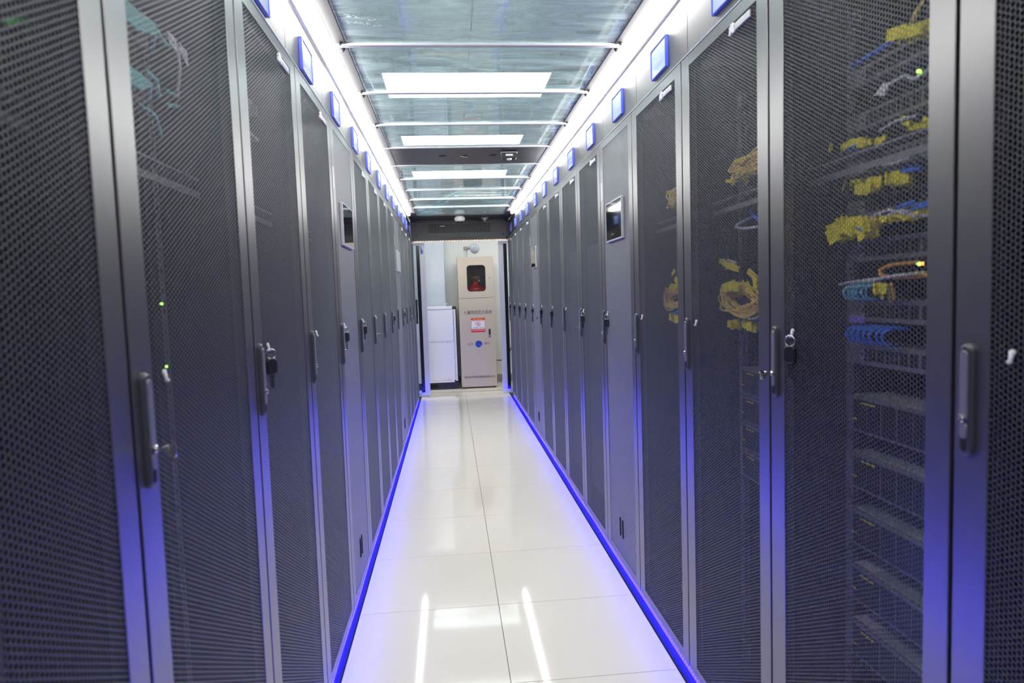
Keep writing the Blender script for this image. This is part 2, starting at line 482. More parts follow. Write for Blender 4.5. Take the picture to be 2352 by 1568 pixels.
# white key hook clipped into the mesh
KY, KZ = 0.189, 1.250
def hook_mb():
    b = MB()
    b.lathe([(0.0040, 0.0), (0.0050, 0.002), (0.0042, 0.0045), (0.0, 0.0052)], (0.0015, KY, KZ + 0.003), (-1, 0, 0), 14)
    b.tube([(-0.0015, KY, KZ + 0.002), (-0.003, KY, KZ - 0.005), (-0.0035, KY, KZ - 0.010), (-0.006, KY, KZ - 0.011), (-0.0075, KY, KZ - 0.008)], [0.0031, 0.0028, 0.0027, 0.0024, 0.002], 8)
    return b
me_hook = hook_mb().mesh('key_hook', M_white, True)
# maker's badge: petal emblem and letters on a small plate
def badge_plate():
    b = MB()
    b.bbox(-0.0035, -0.207, 2.0335, 0.002, -0.122, 2.0515, 0.001)
    return b
def emblem_mb():
    b = MB(); cy, cz = -0.1015, 2.0335
    for k in range(8):
        t = math.radians(4 + 172 * k / 7)
        L = 0.025 if k in (3, 4) else (0.0235 if k in (2, 5) else 0.018)
        d = (math.cos(t), math.sin(t)); n_ = (-d[1], d[0])
        o = []
        for q, w in ((0.003, 0.0006), (0.3 * L, 0.0025), (0.65 * L, 0.0046), (0.9 * L, 0.0034), (L, 0.0008)):
            o.append((q, w))
        ring = [(cy + d[0] * q + n_[0] * w, cz + d[1] * q + n_[1] * w) for q, w in o] + [(cy + d[0] * q - n_[0] * w, cz + d[1] * q - n_[1] * w) for q, w in reversed(o)]
        b.layers([[(x, y, z) for y, z in ring] for x in (0.002, -0.004)])
    return b
me_badge = badge_plate().mesh('badge', M_silver)
me_emblem = emblem_mb().mesh('badge_emblem', M_white)
RT = Matrix(((0, 0, -1), (-1, 0, 0), (0, 1, 0))).to_euler()      # lettering that faces the aisle from the right row

# cooling-unit extras
DY0, DY1, DZ0, DZ1 = -0.150, 0.140, 1.592, 1.776
def bezel_mb():
    b = MB()
    b.bbox(-0.012, DY0, DZ0, 0.002, DY1, DZ0 + 0.007, 0.0015).bbox(-0.012, DY0, DZ1 - 0.005, 0.002, DY1, DZ1, 0.0015)
    b.bbox(-0.012, DY0, DZ0 + 0.007, 0.002, DY0 + 0.005, DZ1 - 0.005, 0.0015).bbox(-0.012, DY1 - 0.005, DZ0 + 0.007, 0.002, DY1, DZ1 - 0.005, 0.0015)
    return b
me_bezel = bezel_mb().mesh('display_bezel', M_alu)
me_screen = MB().box(-0.0112, DY0 + 0.005, DZ0 + 0.007, 0.001, DY1 - 0.005, DZ1 - 0.005).mesh('display_screen', M_screen)
me_dispbody = MB().box(-0.009, DY0 + 0.002, DZ0 + 0.002, 0.0005, DY1 - 0.002, DZ1 - 0.002).mesh('display_back', M_black)
def slot_mb(y, z0, z1):
    return MB().layers([[(x, y + a, (z0 + z1) / 2 + c) for (a, c) in capsule(0.012, z1 - z0)] for x in (0.0022, -0.0015)])
me_slotA = slot_mb(0.035, 0.172, 0.262).mesh('slot', M_void)
me_slotB = slot_mb(-0.012, 0.172, 0.262).mesh('slot', M_void)
me_sticker = MB().box(-0.0008, 0.263, 1.812, 0.0005, 0.281, 1.900).mesh('sticker', M_white)
# lifted sheet-steel rim round a cooling unit's mesh
def rim_mb():
    b = MB(); w = 0.004
    b.box(-0.001, PY0 - 0.012, PZ0 - 0.012, 0.001, PY0 - 0.012 + w, PZ1 + 0.012)
    b.box(-0.001, PY1 + 0.012 - w, PZ0 - 0.012, 0.001, PY1 + 0.012, PZ1 + 0.012)
    return b
# inner furniture seen through the doors
me_postA = MB().box(0.15, -0.262, 0.06, 0.19, -0.235, 1.98).box(0.15, 0.235, 0.06, 0.19, 0.262, 1.98).mesh('rack_post', M_rail)
def post_mb(y, x):
    """upright with square cage-nut openings"""
    b = MB(); h = 0.0445; s = 1 if y > 0 else -1
    b.box(x, y - 0.013, 0.06, x + 0.002, y - 0.005, 1.98).box(x, y + 0.005, 0.06, x + 0.002, y + 0.013, 1.98)
    z = 0.06
    while z < 1.95:
        b.box(x, y - 0.005, z, x + 0.002, y + 0.005, z + h - 0.010); z += h
    b.box(x, y + s * 0.013, 0.06, x + 0.03, y + s * 0.015, 1.98)
    return b
me_posts = [post_mb(y, x).mesh('rack_post', M_rail) for x in (0.168, 0.86) for y in (-0.238, 0.238)]
me_brace = MB().box(0.085, -0.262, 1.628, 0.110, 0.262, 1.632).box(0.085, -0.262, 1.590, 0.088, 0.262, 1.604).mesh('cross_brace', M_rail)
me_blank = MB().bbox(0.016, -0.241, 0.0, 0.020, 0.241, 0.0865, 0.001).mesh('blanking_panel', M_blank)

def make_rack(kind):
    root = thing('server_rack' if kind == 'rack' else 'cooling_unit', 'x', 'rack' if kind == 'rack' else 'cooling unit')
    link('cabinet_body', me_cab, root); link('plinth', me_plinth, root)
    d = link('door', me_door, root)
    link('mesh_panel', me_perf if kind == 'rack' else me_fine, d)
    link('handle', me_handle, d); link('handle_grip', me_grip, d); link('handle_tongue', me_tongue, d)
    link('lock_cylinder', me_lock, d)['label'] = 'chrome lock cylinder'
    link('handle_recess', me_recess, d)
    link('key_hook', me_hook, d)['label'] = 'white key hook'
    if kind == 'rack':
        link('badge', me_badge, d)['label'] = 'pale metal badge'
        link('badge_emblem', me_emblem, d)
        text('badge_lettering', 'HUAWEI', 0.0175, M_alu, d, (-0.0037, -0.1645, 2.0425), RT, 0.0003, width=0.078)
        for pm in me_posts: link('rack_post', pm, root)
        link('cross_brace', me_brace, root)
    else:
        link('display_bezel', me_bezel, d)['label'] = 'silver display surround'
        link('display_screen', me_screen, d)['label'] = 'glossy black display'
        link('display_back', me_dispbody, d)
        link('slot', me_slotA, d); link('slot', me_slotB, d)
        link('sticker', me_sticker, d)['label'] = 'narrow white sticker'
    return root

protos = {'rack': make_rack('rack'), 'cool': make_rack('cool')}
used = {'rack': False, 'cool': False}
RACKS = {}
left_desc = {0: 'cut by the picture edge', 1: 'with aqua fibres high inside', 2: 'with white cable ends inside'}
right_desc = {0: 'cut by the picture edge', 1: 'full of yellow-labelled switches', 2: 'with thick yellow fibre loops inside', 3: 'yellow loops at its edge'}
for side in 'LR':
    nseen = {'rack': 0, 'cool': 0}
    for i in range(NL):
        kind = 'cool' if i in (4, 9) else 'rack'
        r = protos[kind] if not used[kind] else copy_tree(protos[kind])
        used[kind] = True
        if side == 'R': r.location = (XR, YR - 0.3 + W * i, 0); r.rotation_euler = (0, 0, 0)
        else: r.location = (XL, YL - 0.3 + W * i, 0); r.rotation_euler = (0, 0, PI)
        nseen[kind] += 1
        row = 'left' if side == 'L' else 'right'
        if kind == 'cool':
            r['label'] = ('nearer' if i == 4 else 'farther') + ' grey fine-mesh cooling cabinet with a wall display in the ' + row + ' row'
            r['group'] = 'cooling cabinets in the rows'
        else:
            d = (left_desc if side == 'L' else right_desc).get(i)
            r['label'] = 'black perforated-door rack, ' + ORD[i] + ' cabinet of the ' + row + ' row' + (', ' + d if d else '')
            r['group'] = 'server racks of the ' + row + ' row'
        RACKS[(side, i)] = r
for i in (5, 6):      # two racks closed with blanking panels
    for k in range(16):
        link('blanking_panel', me_blank, RACKS[('R', i)], (0.02, 0, 0.20 + 0.089 * k))

# ------------------------------------------------------------------ header band, tube lights, flanges
def header(side):
    s = 1 if side == 'R' else -1
    X = XR + 0.024 if side == 'R' else XL - 0.024
    y0 = (YR if side == 'R' else YL) - 0.6
    # backing rail is the structure, each sheet its own piece
    n = 'trim_1' if side == 'L' else 'trim_2'
    base = obj(n, MB().box(min(X + s * 0.012, X + s * 0.03), y0, 2.09, max(X + s * 0.012, X + s * 0.03), y0 + 0.6 * 14, 2.36), M_beam); struct(base)
    pm = MB().bbox(-0.011, -0.2985, 2.0985, 0.0, 0.2985, 2.316, 0.0012).mesh('panel', M_head)
    for i in range(14):
        link('panel', pm, base, (X + (0.011 if s > 0 else 0.0), y0 + 0.3 + 0.6 * i, 0))
    obj('edge_strip', MB().box(min(X - s * 0.026, X), y0, 2.0955, max(X - s * 0.026, X), y0 + 8.4, 2.0980), M_alu, base)
    n2 = 'trim_3' if side == 'L' else 'trim_4'
    xa, xb = (-0.408, -0.366) if side == 'L' else (0.700, 0.742)
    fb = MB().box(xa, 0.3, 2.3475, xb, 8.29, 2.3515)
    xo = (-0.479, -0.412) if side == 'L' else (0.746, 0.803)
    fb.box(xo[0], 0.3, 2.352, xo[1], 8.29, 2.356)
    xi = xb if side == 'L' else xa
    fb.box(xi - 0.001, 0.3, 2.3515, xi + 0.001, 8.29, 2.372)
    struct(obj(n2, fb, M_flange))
header('L'); header('R')

tube_me = MB().tube([(0, -0.596, 0), (0, -0.2, 0), (0, 0.2, 0), (0, 0.596, 0)], 0.0185, 12, False).mesh('diffuser', M_tube, True)
endcap_me = MB().lathe([(0.0, -0.004), (0.014, -0.003), (0.0185, 0.0), (0.0185, 0.004)], (0, -0.600, 0), (0, 1, 0), 12).mesh('end_cap', M_white, True)
endcap2_me = MB().lathe([(0.0, -0.004), (0.014, -0.003), (0.0185, 0.0), (0.0185, 0.004)], (0, 0.600, 0), (0, -1, 0), 12).mesh('end_cap', M_white, True)
for side in 'LR':
    xc = -0.446 if side == 'L' else 0.772
    s = 1 if side == 'R' else -1
    base_me = MB().box(min(s * 0.019, s * 0.031), -0.6, -0.014, max(s * 0.019, s * 0.031), 0.6, 0.012).mesh('base_rail', M_alu)
    for i in range(7):
        yc = 7.98 - 0.6 - 1.2 * i
        if yc < 0: continue
        t = thing('tube_light', 'white glowing light tube along the %s canopy edge, %s counting from the far end' % ('left' if side == 'L' else 'right', ORD[i]), 'tube light', (xc, yc, 2.332), group='light tubes along the canopy edges')
        link('diffuser', tube_me, t); link('end_cap', endcap_me, t); link('end_cap', endcap2_me, t); link('base_rail', base_me, t)

# ------------------------------------------------------------------ rope lights and floor edge strips
for side in 'LR':
    x0, x1 = (0.7605, 0.7800) if side == 'R' else (-0.4570, -0.4425)
    struct(obj('trim_5' if side == 'L' else 'trim_6', MB().bbox(x0, -0.5, -0.003, x1, 8.78, 0.004, 0.0015), M_edge))
    xc = 0.7965 if side == 'R' else -0.4715
    pts = []
    y = 0.0
    while y < 8.74:
        pts.append((xc + 0.0012 * math.sin(y * 7), y, 0.014 + 0.0015 * math.sin(y * 5.3 + 1))); y += 0.12
    pts.append((xc, 8.74, 0.014))
    tag(obj('rope_light', MB().tube(pts, 0.0095, 8), M_rope, smooth=True), 'blue glowing rope light along the foot of the %s rack row' % ('left' if side == 'L' else 'right'), 'rope light', 'blue rope lights on the floor')

# ------------------------------------------------------------------ glass canopy
bars = [0.91, 1.51, 2.115, 2.720, 3.335, 3.940]
bars2 = [5.720, 6.315, 6.920, 7.530]
beamY = (4.535, 5.135)
edges = [0.31] + bars + [beamY[0]]
edges2 = [beamY[1]] + bars2 + [8.29]
pane_n = 0
for E_, where in ((edges, 'before'), (edges2, 'beyond')):
    for a, b in zip(E_[:-1], E_[1:]):
        pane_n += 1
        o = obj('glass_pane', MB().bbox(-0.3705, a + 0.0075, 2.3535, 0.7045, b - 0.0075, 2.3595, 0.001), M_canopy)
        tag(o, 'pale green dusty roof glass pane %s the black beam, %s pane from the viewer' % (where, ORD[pane_n - 1]), 'glass pane', 'glass panes of the canopy')
# dried water marks under the pane nearest in view
rs = random.Random(11)
pane_v = [o for o in COL.objects if o.name.startswith('glass_pane') and 'third pane' in o['label']][0]
M_stain = mat('lime stain', (0.80, 0.86, 0.85), 0.7)
b = MB()
for k in range(46):
    a = rs.uniform(0, 1)
    x = -0.330 + 0.115 * a + rs.uniform(-0.012, 0.012); y = 2.45 + 0.045 * a + rs.choice((0.0, 0.055)) + rs.uniform(-0.010, 0.010)
    n = 7; r0 = rs.uniform(0.0015, 0.0055); st = rs.uniform(0.6, 2.4)
    pts = [(x + st * r0 * rs.uniform(0.6, 1.2) * math.cos(2 * PI * q / n), y + r0 * rs.uniform(0.6, 1.2) * math.sin(2 * PI * q / n)) for q in range(n)]
    b.layers([[(px_, py_, z) for px_, py_ in pts] for z in (2.3535, 2.3532)])
o = obj('water_stain', b, M_stain, pane_v); o['kind'] = 'stuff'; o['label'] = 'white dried water marks'
bar_n = 0
bar_me = MB().bbox(-0.404, -0.015, 2.3440, 0.738, 0.015, 2.3530, 0.0012).bbox(-0.372, -0.006, 2.3530, 0.706, 0.006, 2.3600, 0.001).mesh('bar_body', M_bar)
barlip_me = MB().bbox(-0.409, -0.016, 2.3415, 0.743, 0.002, 2.3440, 0.0006).mesh('bar_lip', M_alu)
clip_me = MB().lathe([(0.0085, 0.0), (0.0085, 0.006), (0.005, 0.007), (0.005, 0.012), (0.0, 0.013)], (0, 0, 2.3480), (0, 0, -1), 12).mesh('clip', M_black)
for y in bars + bars2:
    bar_n += 1
    t = thing('cross_bar', 'white cross bar under the glass roof, %s from the viewer' % ORD[bar_n - 1], 'bar', (0, y, 0), group='cross bars of the canopy')
    link('bar_body', bar_me, t); link('bar_lip', barlip_me, t)
    for x in (-0.384, 0.718):
        for dy in (-0.036, 0.036): link('clip', clip_me, t, (x, dy, 0))
# pale sealing strips lying on the glass edges
for side in 'LR':
    x = -0.352 if side == 'L' else 0.735
    mb = MB()
    vs = []; fs = []; n = 60
    for k in range(n + 1):
        y = 2.2 + 6.0 * k / n
        xx = (-0.345 if side == 'L' else 0.682) + 0.006 * math.sin(y * 4.1) * (1 if y > 2 else 0) + 0.004 * math.sin(y * 9 + 2)
        z = 2.362 + 0.002 * math.sin(y * 13)
        for (dx, dz) in ((-0.014, 0), (0.014, 0), (0.014, 0.004), (-0.014, 0.004)): vs.append((xx + dx, y, z + dz))
    for k in range(n):
        for e in range(4):
            e2 = (e + 1) % 4
            fs.append((k * 4 + e, k * 4 + e2, k * 4 + 4 + e2, k * 4 + 4 + e))
    mb.add(vs, fs)
    tag(obj('sealing_strip', mb, M_seal), 'pale crinkled sealing strip on the %s edge of the roof glass' % ('left' if side == 'L' else 'right'), 'strip', 'sealing strips on the roof glass')

# black beam crossing the canopy
t = thing('crossing_beam', 'black flat beam crossing the glass roof halfway down the aisle', 'beam', (0.165, 4.835, 2.35))
obj('beam_plate', MB().bbox(-0.575, -0.298, 0.0, 0.575, 0.298, 0.014, 0.002), M_beam, t)
for sy in (-1, 1): obj('edge_trim', MB().bbox(-0.572, sy * 0.298 - 0.006, -0.006, 0.572, sy * 0.298 + 0.006, 0.004, 0.001), M_alu, t)
for x in (-0.18, 0.178):
    obj('port_cover', MB().lathe([(0.026, 0), (0.028, 0.002), (0.024, 0.004), (0.0, 0.0045)], (x, -0.01, 0.0), (0, 0, -1), 20), M_black, t)
obj('port_flap', MB().add([(-0.055, -0.02, -0.004), (-0.005, -0.02, -0.012), (-0.002, 0.015, -0.006), (-0.05, 0.012, -0.001), (-0.055, -0.02, -0.001), (-0.005, -0.02, -0.009), (-0.002, 0.015, -0.003), (-0.05, 0.012, 0.001)], [(0, 1, 2, 3), (7, 6, 5, 4), (0, 4, 5, 1), (1, 5, 6, 2), (2, 6, 7, 3), (3, 7, 4, 0)]), M_alu, t)
def sensor(label, loc, sc=1.0):
    t = thing('motion_sensor', label, 'sensor', loc)
    def B(*a): return [c * sc for c in a]
    obj('sensor_body', MB().layers([[(x * sc, y * sc, z * sc) for x, y in ((-a, -b), (a, -b), (a, b), (-a, b))] for a, b, z in ((0.055, 0.034, 0.0), (0.055, 0.034, -0.014), (0.052, 0.030, -0.016), (0.050, 0.028, -0.046), (0.044, 0.024, -0.050))]), M_black, t)
    obj('mounting_rim', MB().bbox(*B(-0.057, -0.036, -0.013, 0.057, 0.036, -0.008), 0.001), M_alu, t)
    obj('label_plate', MB().box(*B(-0.026, -0.0315, -0.034, 0.024, -0.029, -0.022)), M_white, t)
    obj('sensor_lens', MB().lathe([(0.020 * sc, 0), (0.018 * sc, 0.006 * sc), (0.012 * sc, 0.010 * sc), (0, 0.012 * sc)], (0, -0.008 * sc, -0.0495 * sc), (0, 0, -1), 16), M_white, t, smooth=True)
    return t
sensor('black box sensor with white sticker hanging under the crossing beam', (0.447, 4.70, 2.349))
sensor('small black box sensor under the far end canopy plate', (0.475, 8.55, 2.344), 0.8)

# wire basket tray and cables seen through the glass
t = thing('wire_basket_tray', 'white wire basket cable tray above the far roof glass', 'cable tray', (0, 0, 0))
b = MB()
zt = 2.62
for k in range(5): b.tube([(0.075, 7.95 + 0.2 * k, zt), (0.80, 7.95 + 0.2 * k, zt)], 0.008, 6)
obj('long_wire', b, M_white, t)
b = MB()
for k in range(9): b.tube([(0.08 + 0.0895 * k, 7.95, zt + 0.03), (0.08 + 0.0895 * k, 7.95, zt + 0.008), (0.08 + 0.0895 * k, 8.75, zt + 0.008), (0.08 + 0.0895 * k, 8.75, zt + 0.03)], 0.008, 6)
obj('cross_wire', b, M_white, t)
def cable(name, label, pts, r, material, cat='cable', group=None, n=8, parent=None):
    P = [Vector(p) for p in pts]; out = []
    for i in range(len(P) - 1):
        p0 = P[max(i - 1, 0)]; p1 = P[i]; p2 = P[i + 1]; p3 = P[min(i + 2, len(P) - 1)]
        for k in range(n):
            t_ = k / n
            out.append(0.5 * ((2 * p1) + (-p0 + p2) * t_ + (2 * p0 - 5 * p1 + 4 * p2 - p3) * t_ * t_ + (-p0 + 3 * p1 - 3 * p2 + p3) * t_ ** 3))
    out.append(P[-1])
    o = obj(name, MB().tube(out, r, 6), material, parent, smooth=True)
    if label: tag(o, label, cat, group)
    return o
cable('data_cable', 'thick blue data cable slanting down from the wire tray', [(-0.55, 8.75, 2.42), (-0.30, 8.60, 2.45), (0.02, 8.35, 2.58), (0.25, 8.30, 2.64), (0.60, 8.28, 2.64)], 0.014, M_sky, group='cables above the roof glass')
cable('data_cable', 'thin light blue data cable beside the thick one', [(-0.42, 8.80, 2.42), (-0.18, 8.62, 2.44), (0.05, 8.45, 2.56), (0.3, 8.4, 2.64)], 0.008, M_sky, group='cables above the roof glass')
cable('data_cable', 'blue data cable drooping below the right end of the wire tray', [(0.30, 8.45, 2.64), (0.48, 8.6, 2.56), (0.66, 8.65, 2.54), (0.80, 8.5, 2.62)], 0.006, M_sky, group='cables above the roof glass')
cable('data_cable', 'white cord curving over the last roof glass pane', [(-0.18, 8.8, 2.40), (-0.05, 8.5, 2.42), (0.02, 8.3, 2.52)], 0.006, M_white, group='cables above the roof glass')

# ------------------------------------------------------------------ label holders on the header band
tagp = {}
def label_holder():
    t = thing('label_holder', 'x', 'label holder', group='blue-edged label holders on the header band')
    b = MB(); w, h, e = 0.086, 0.055, 0.0045
    b.bbox(-0.012, -w, -h, 0, w, -h + e, 0.001).bbox(-0.012, -w, h - e, 0, w, h, 0.001).bbox(-0.012, -w, -h + e, 0, -w + e, h - e, 0.001).bbox(-0.012, w - e, -h + e, 0, w, h - e, 0.001)
    obj('holder_edge', b, M_bluefr, t)['label'] = 'bright blue edge'
    obj('card', MB().box(-0.009, -w + e, -h + e, -0.002, w - e, h - e), M_card, t)
    p = MB()
    for z0, z1, y0, y1 in ((0.026, 0.044, -0.074, 0.074), (0.012, 0.018, -0.06, 0.074)): p.box(-0.0094, y0, z0, -0.0088, y1, z1)
    obj('card_heading', p, M_print_b, t)
    p = MB()
    for z0, y0, y1 in ((-0.006, -0.035, 0.035), (-0.013, -0.05, 0.045), (-0.030, -0.03, 0.03)):
        y = y0
        while y < y1:
            p.box(-0.0094, y, z0 - 0.003, -0.0088, y + 0.0065, z0 + 0.003); y += 0.009
    p.box(-0.0094, -0.05, -0.0225, -0.0088, 0.05, -0.0215)
    obj('card_print', p, M_print_g, t)
    return t
lh = label_holder(); first = True
for side in 'LR':
    for i in range(14):
        o = lh if first else copy_tree(lh)
        first = False
        row = 'left' if side == 'L' else 'right'
        yc = (YR if side == 'R' else YL) - 0.6 + 0.6 * i + 0.24 + (0.006 if i % 3 else -0.004)
        if side == 'R':
            o.location = (XR + 0.024, yc + 0.04, 2.2005); o.rotation_euler = (0.004 * ((i * 7) % 5 - 2), 0, 0)
        else:
            o.location = (XL - 0.024, yc + 0.05, 2.2005); o.rotation_euler = (0, 0, PI)
        o['label'] = 'blue-edged label card above the %s cabinet of the %s row' % (ORD[i], row)
        o['group'] = 'blue-edged label holders on the header band'

# ------------------------------------------------------------------ keys
def key_proto(bow):
    t = thing('key', 'x', 'key', group='keys on the rack doors')
    ring = MB(); n = 16
    ring.tube([(0.0, 0.011 * math.cos(2 * PI * k / n), -0.011 + 0.011 * math.sin(2 * PI * k / n)) for k in range(n + 1)], 0.0014, 6, False)
    obj('key_ring', ring, M_chrome, t, smooth=True)
    o = lambda w, h, x: [(x, y, -0.038 + z) for (y, z) in rrect(w, h, 0.008)]
    obj('key_bow', MB().layers([o(0.022, 0.032, 0.004), o(0.025, 0.035, 0.002), o(0.025, 0.035, -0.002), o(0.022, 0.032, -0.004)]), bow, t)
    bl = MB().box(-0.0011, -0.0045, -0.062, 0.0011, 0.0045, -0.054).box(-0.0011, -0.0035, -0.084, 0.0011, 0.0028, -0.062)
    for k in range(4): bl.box(-0.0011, 0.0028, -0.082 + 0.005 * k, 0.0011, 0.0042, -0.0795 + 0.005 * k)
    obj('key_blade', bl, M_chrome, t)['label'] = 'bright steel blade'
    return t
def lockkey_proto():
    t = thing('lock_key', 'x', 'key', group='keys left in the door locks')
    b = MB()
    b.layers([[(x, y, z) for (x, z) in [(-0.010 + a, c) for (a, c) in rrect(0.014, 0.021, 0.006)]] for y in (-0.0014, 0.0014)])
    obj('key_bow', b, M_chrome, t, (-0.008, 0, -0.004))
    obj('key_blade', MB().box(-0.014, -0.001, -0.003, 0.004, 0.001, 0.003), M_chrome, t)
    obj('key_collar', MB().lathe([(0.0, 0), (0.0055, 0.0005), (0.0055, 0.006), (0.004, 0.007), (0, 0.007)], (-0.006, 0, 0), (-1, 0, 0), 12), M_chrome, t)
    return t
kp = [key_proto(M_black), lockkey_proto()]
kused = [False, False]
def place_key(side, i, kind, tilt):
    row = 'left' if side == 'L' else 'right'
    o = kp[kind] if not kused[kind] else copy_tree(kp[kind])
    kused[kind] = True
    r = RACKS[(side, i)]
    s = 1 if side == 'R' else -1
    l = (-0.0075, KY, KZ - 0.0075) if kind == 0 else (-0.0185, HY, HZ - 0.028)
    o.location = (r.location.x + s * l[0], r.location.y + s * l[1], l[2])
    if kind == 0: o.rotation_euler = (0, 0, (0.75 + tilt) if side == 'R' else PI - 0.75 - tilt); o.scale = (1.15, 1.15, 1.15)
    else: o.rotation_euler = (tilt, 0, 0 if side == 'R' else PI)
    what = 'black-headed key hanging from the hook' if kind == 0 else 'key left in the door lock'
    o['label'] = '%s of the %s cabinet in the %s row' % (what, ORD[i], row)
for side, i, kind, tilt in (('L', 2, 0, 0.1), ('L', 4, 0, -0.05), ('L', 5, 0, 0.2), ('L', 8, 0, 0), ('L', 10, 0, 0.1), ('R', 1, 0, -0.3), ('R', 4, 0, 0.05), ('R', 5, 0, -0.05),
                            ('R', 7, 0, 0.1), ('R', 8, 0, 0), ('R', 9, 0, 0.1), ('R', 10, 0, -0.1), ('R', 11, 0, 0), ('R', 12, 0, 0.1), ('R', 13, 0, 0),
                            ('L', 1, 1, 0.25), ('L', 5, 1, 0), ('L', 6, 1, 0.1), ('R', 1, 1, -0.25), ('R', 5, 1, 0), ('R', 8, 1, 0.1), ('R', 11, 1, 0)):
    place_key(side, i, kind, tilt)

# ------------------------------------------------------------------ equipment behind the doors
XE = XR + 0.168
def unit_1u(name, label, cat, yc, z, s=1, x=XE, h=0.043, group=None, ports=True, depth=0.35):
    t = thing(name, label, cat, (x, yc, z), (0, 0, 0 if s > 0 else PI), group)
    obj('chassis', MB().bbox(0.0, -0.220, 0, depth, 0.220, h, 0.001), M_equip, t)
    obj('front_plate', MB().bbox(-0.003, -0.241, 0.001, 0.0, 0.241, h - 0.001, 0.0008), M_equiptop if not ports else M_equip, t)
    if ports:
        b = MB()
        for k in range(24):
            y = -0.19 + 0.0152 * k + (0.006 if k >= 12 else 0)
            b.box(-0.0036, y, h * 0.22, -0.0028, y + 0.0115, h * 0.78)
        obj('port_row', b, M_void, t)
    obj('round_mark', MB().lathe([(0.011, 0), (0.011, 0.0008), (0.0065, 0.0008), (0.0065, 0)], (-0.0032, 0.185, h * 0.5), (-1, 0, 0), 14), M_silver, t)
    return t
def server_2u(label, yc, z, s=1, x=XE, group=None, white_label=False):
    t = thing('server', label, 'server', (x, yc, z), (0, 0, 0 if s > 0 else PI), group)
    obj('chassis', MB().bbox(0.0, -0.220, 0, 0.70, 0.220, 0.0865, 0.001), M_equiptop, t)
    obj('front_plate', MB().bbox(-0.012, -0.222, 0.001, 0.0, 0.222, 0.0855, 0.002), M_equip, t)
    b = MB()
    for c in range(8):
        b.box(-0.0135, -0.205 + 0.0515 * c, 0.008, -0.0118, -0.205 + 0.0515 * c + 0.047, 0.078)
    obj('drive_bay', b, M_black, t)
    obj('pull_tag', MB().box(-0.0145, 0.120, 0.070, -0.0130, 0.172, 0.0728).box(-0.0145, 0.186, 0.030, -0.0130, 0.204, 0.0325), M_yellow, t)['label'] = 'narrow yellow pull tags'
    for y in (-0.232, 0.232): obj('mounting_ear', MB().bbox(-0.003, y - 0.010, 0.001, 0.0, y + 0.010, 0.0855, 0.0008), M_equip, t)
    if white_label: obj('asset_label', MB().box(0.002, 0.150, 0.0866, 0.030, 0.215, 0.0871), M_white, t)['label'] = 'white asset label'
    return t
yR2 = YR + 0.3; yR3 = YR + 0.9; yR4 = YR + 1.5
for n, (z, kind) in enumerate(((1.800, 'p'), (1.700, 'p'), (1.598, 'p'), (1.507, 'p'), (1.405, 'm'), (1.268, 'm'), (1.168, 'm'))):
    unit_1u('network_switch', 'dark rack switch in the second right-hand rack, %s from the top' % ORD[n], 'switch', yR2, z, group='switches in the second right-hand rack', h=0.043 if n < 4 else 0.05)
for n, z in enumerate((1.010, 0.874, 0.738, 0.602, 0.466)):
    server_2u('dark server in the second right-hand rack, %s from the top' % ORD[n], yR2, z, group='servers in the second right-hand rack', white_label=n > 2)
for n, z in enumerate((1.010, 0.920, 0.830, 0.740)):
    server_2u('server in the third right-hand rack, %s from the top' % ORD[n], yR3, z, group='servers in the third right-hand rack')
for n, (yc, z, w) in enumerate(((yR3, 1.66, 'third'), (yR3, 1.28, 'third'), (yR4, 1.66, 'fourth'), (yR4, 1.28, 'fourth'))):
    unit_1u('network_switch', 'dark patch switch in the %s right-hand rack, %s' % (w, 'upper' if n % 2 == 0 else 'lower'), 'switch', yc, z, group='patch switches behind the yellow loops')
XEL = XL - 0.168
yL2 = YL + 0.3; yL3 = YL + 0.9
for n, (yc, z, w) in enumerate(((yL2, 1.90, 'second'), (yL2, 1.78, 'second'), (yL3, 1.90, 'third'), (yL3, 1.80, 'third'))):
    unit_1u('network_switch', 'dark switch high in the %s left-hand rack, %s one' % (w, 'upper' if n % 2 == 0 else 'lower'), 'switch', yc, z, -1, XEL, group='switches high in the left-hand racks')

rng = random.Random(3)
def flags(out, pts, n, w=0.030, h=0.017, spread=0.006, tilt=0.35, x=0.90):
    """label flags wrapped round cables, strung along a (y, z) polyline"""
    P = [Vector((0, a, c)) for a, c in pts]
    for k in range(n):
        q = k / max(1, n - 1) * (len(P) - 1); i = min(int(q), len(P) - 2)
        c = P[i].lerp(P[i + 1], q - i)
        d = (P[i + 1] - P[i]).normalized()
        ang = math.atan2(d.z, d.y) + rng.uniform(-tilt, tilt)
        ca, sa = math.cos(ang), math.sin(ang)
        cx = x + rng.uniform(-0.02, 0.03); c = c + Vector((0, rng.uniform(-spread, spread), rng.uniform(-spread, spread)))
        ww = w * rng.uniform(0.8, 1.15) / 2; hh = h * rng.uniform(0.8, 1.15) / 2
        sk = rng.uniform(-0.012, 0.012)
        ring = [(-ww, -hh), (ww, -hh), (ww, hh), (-ww, hh)]
        vs = []
        for dx in (-0.0012, 0.0012):
            for (a, e) in ring: vs.append((cx + dx + sk * a / ww, c.y + a * ca - e * sa, c.z + a * sa + e * ca))
        out.append(MB().add(vs, [(0, 3, 2, 1), (4, 5, 6, 7), (0, 1, 5, 4), (1, 2, 6, 5), (2, 3, 7, 6), (3, 0, 4, 7)]))
    return out
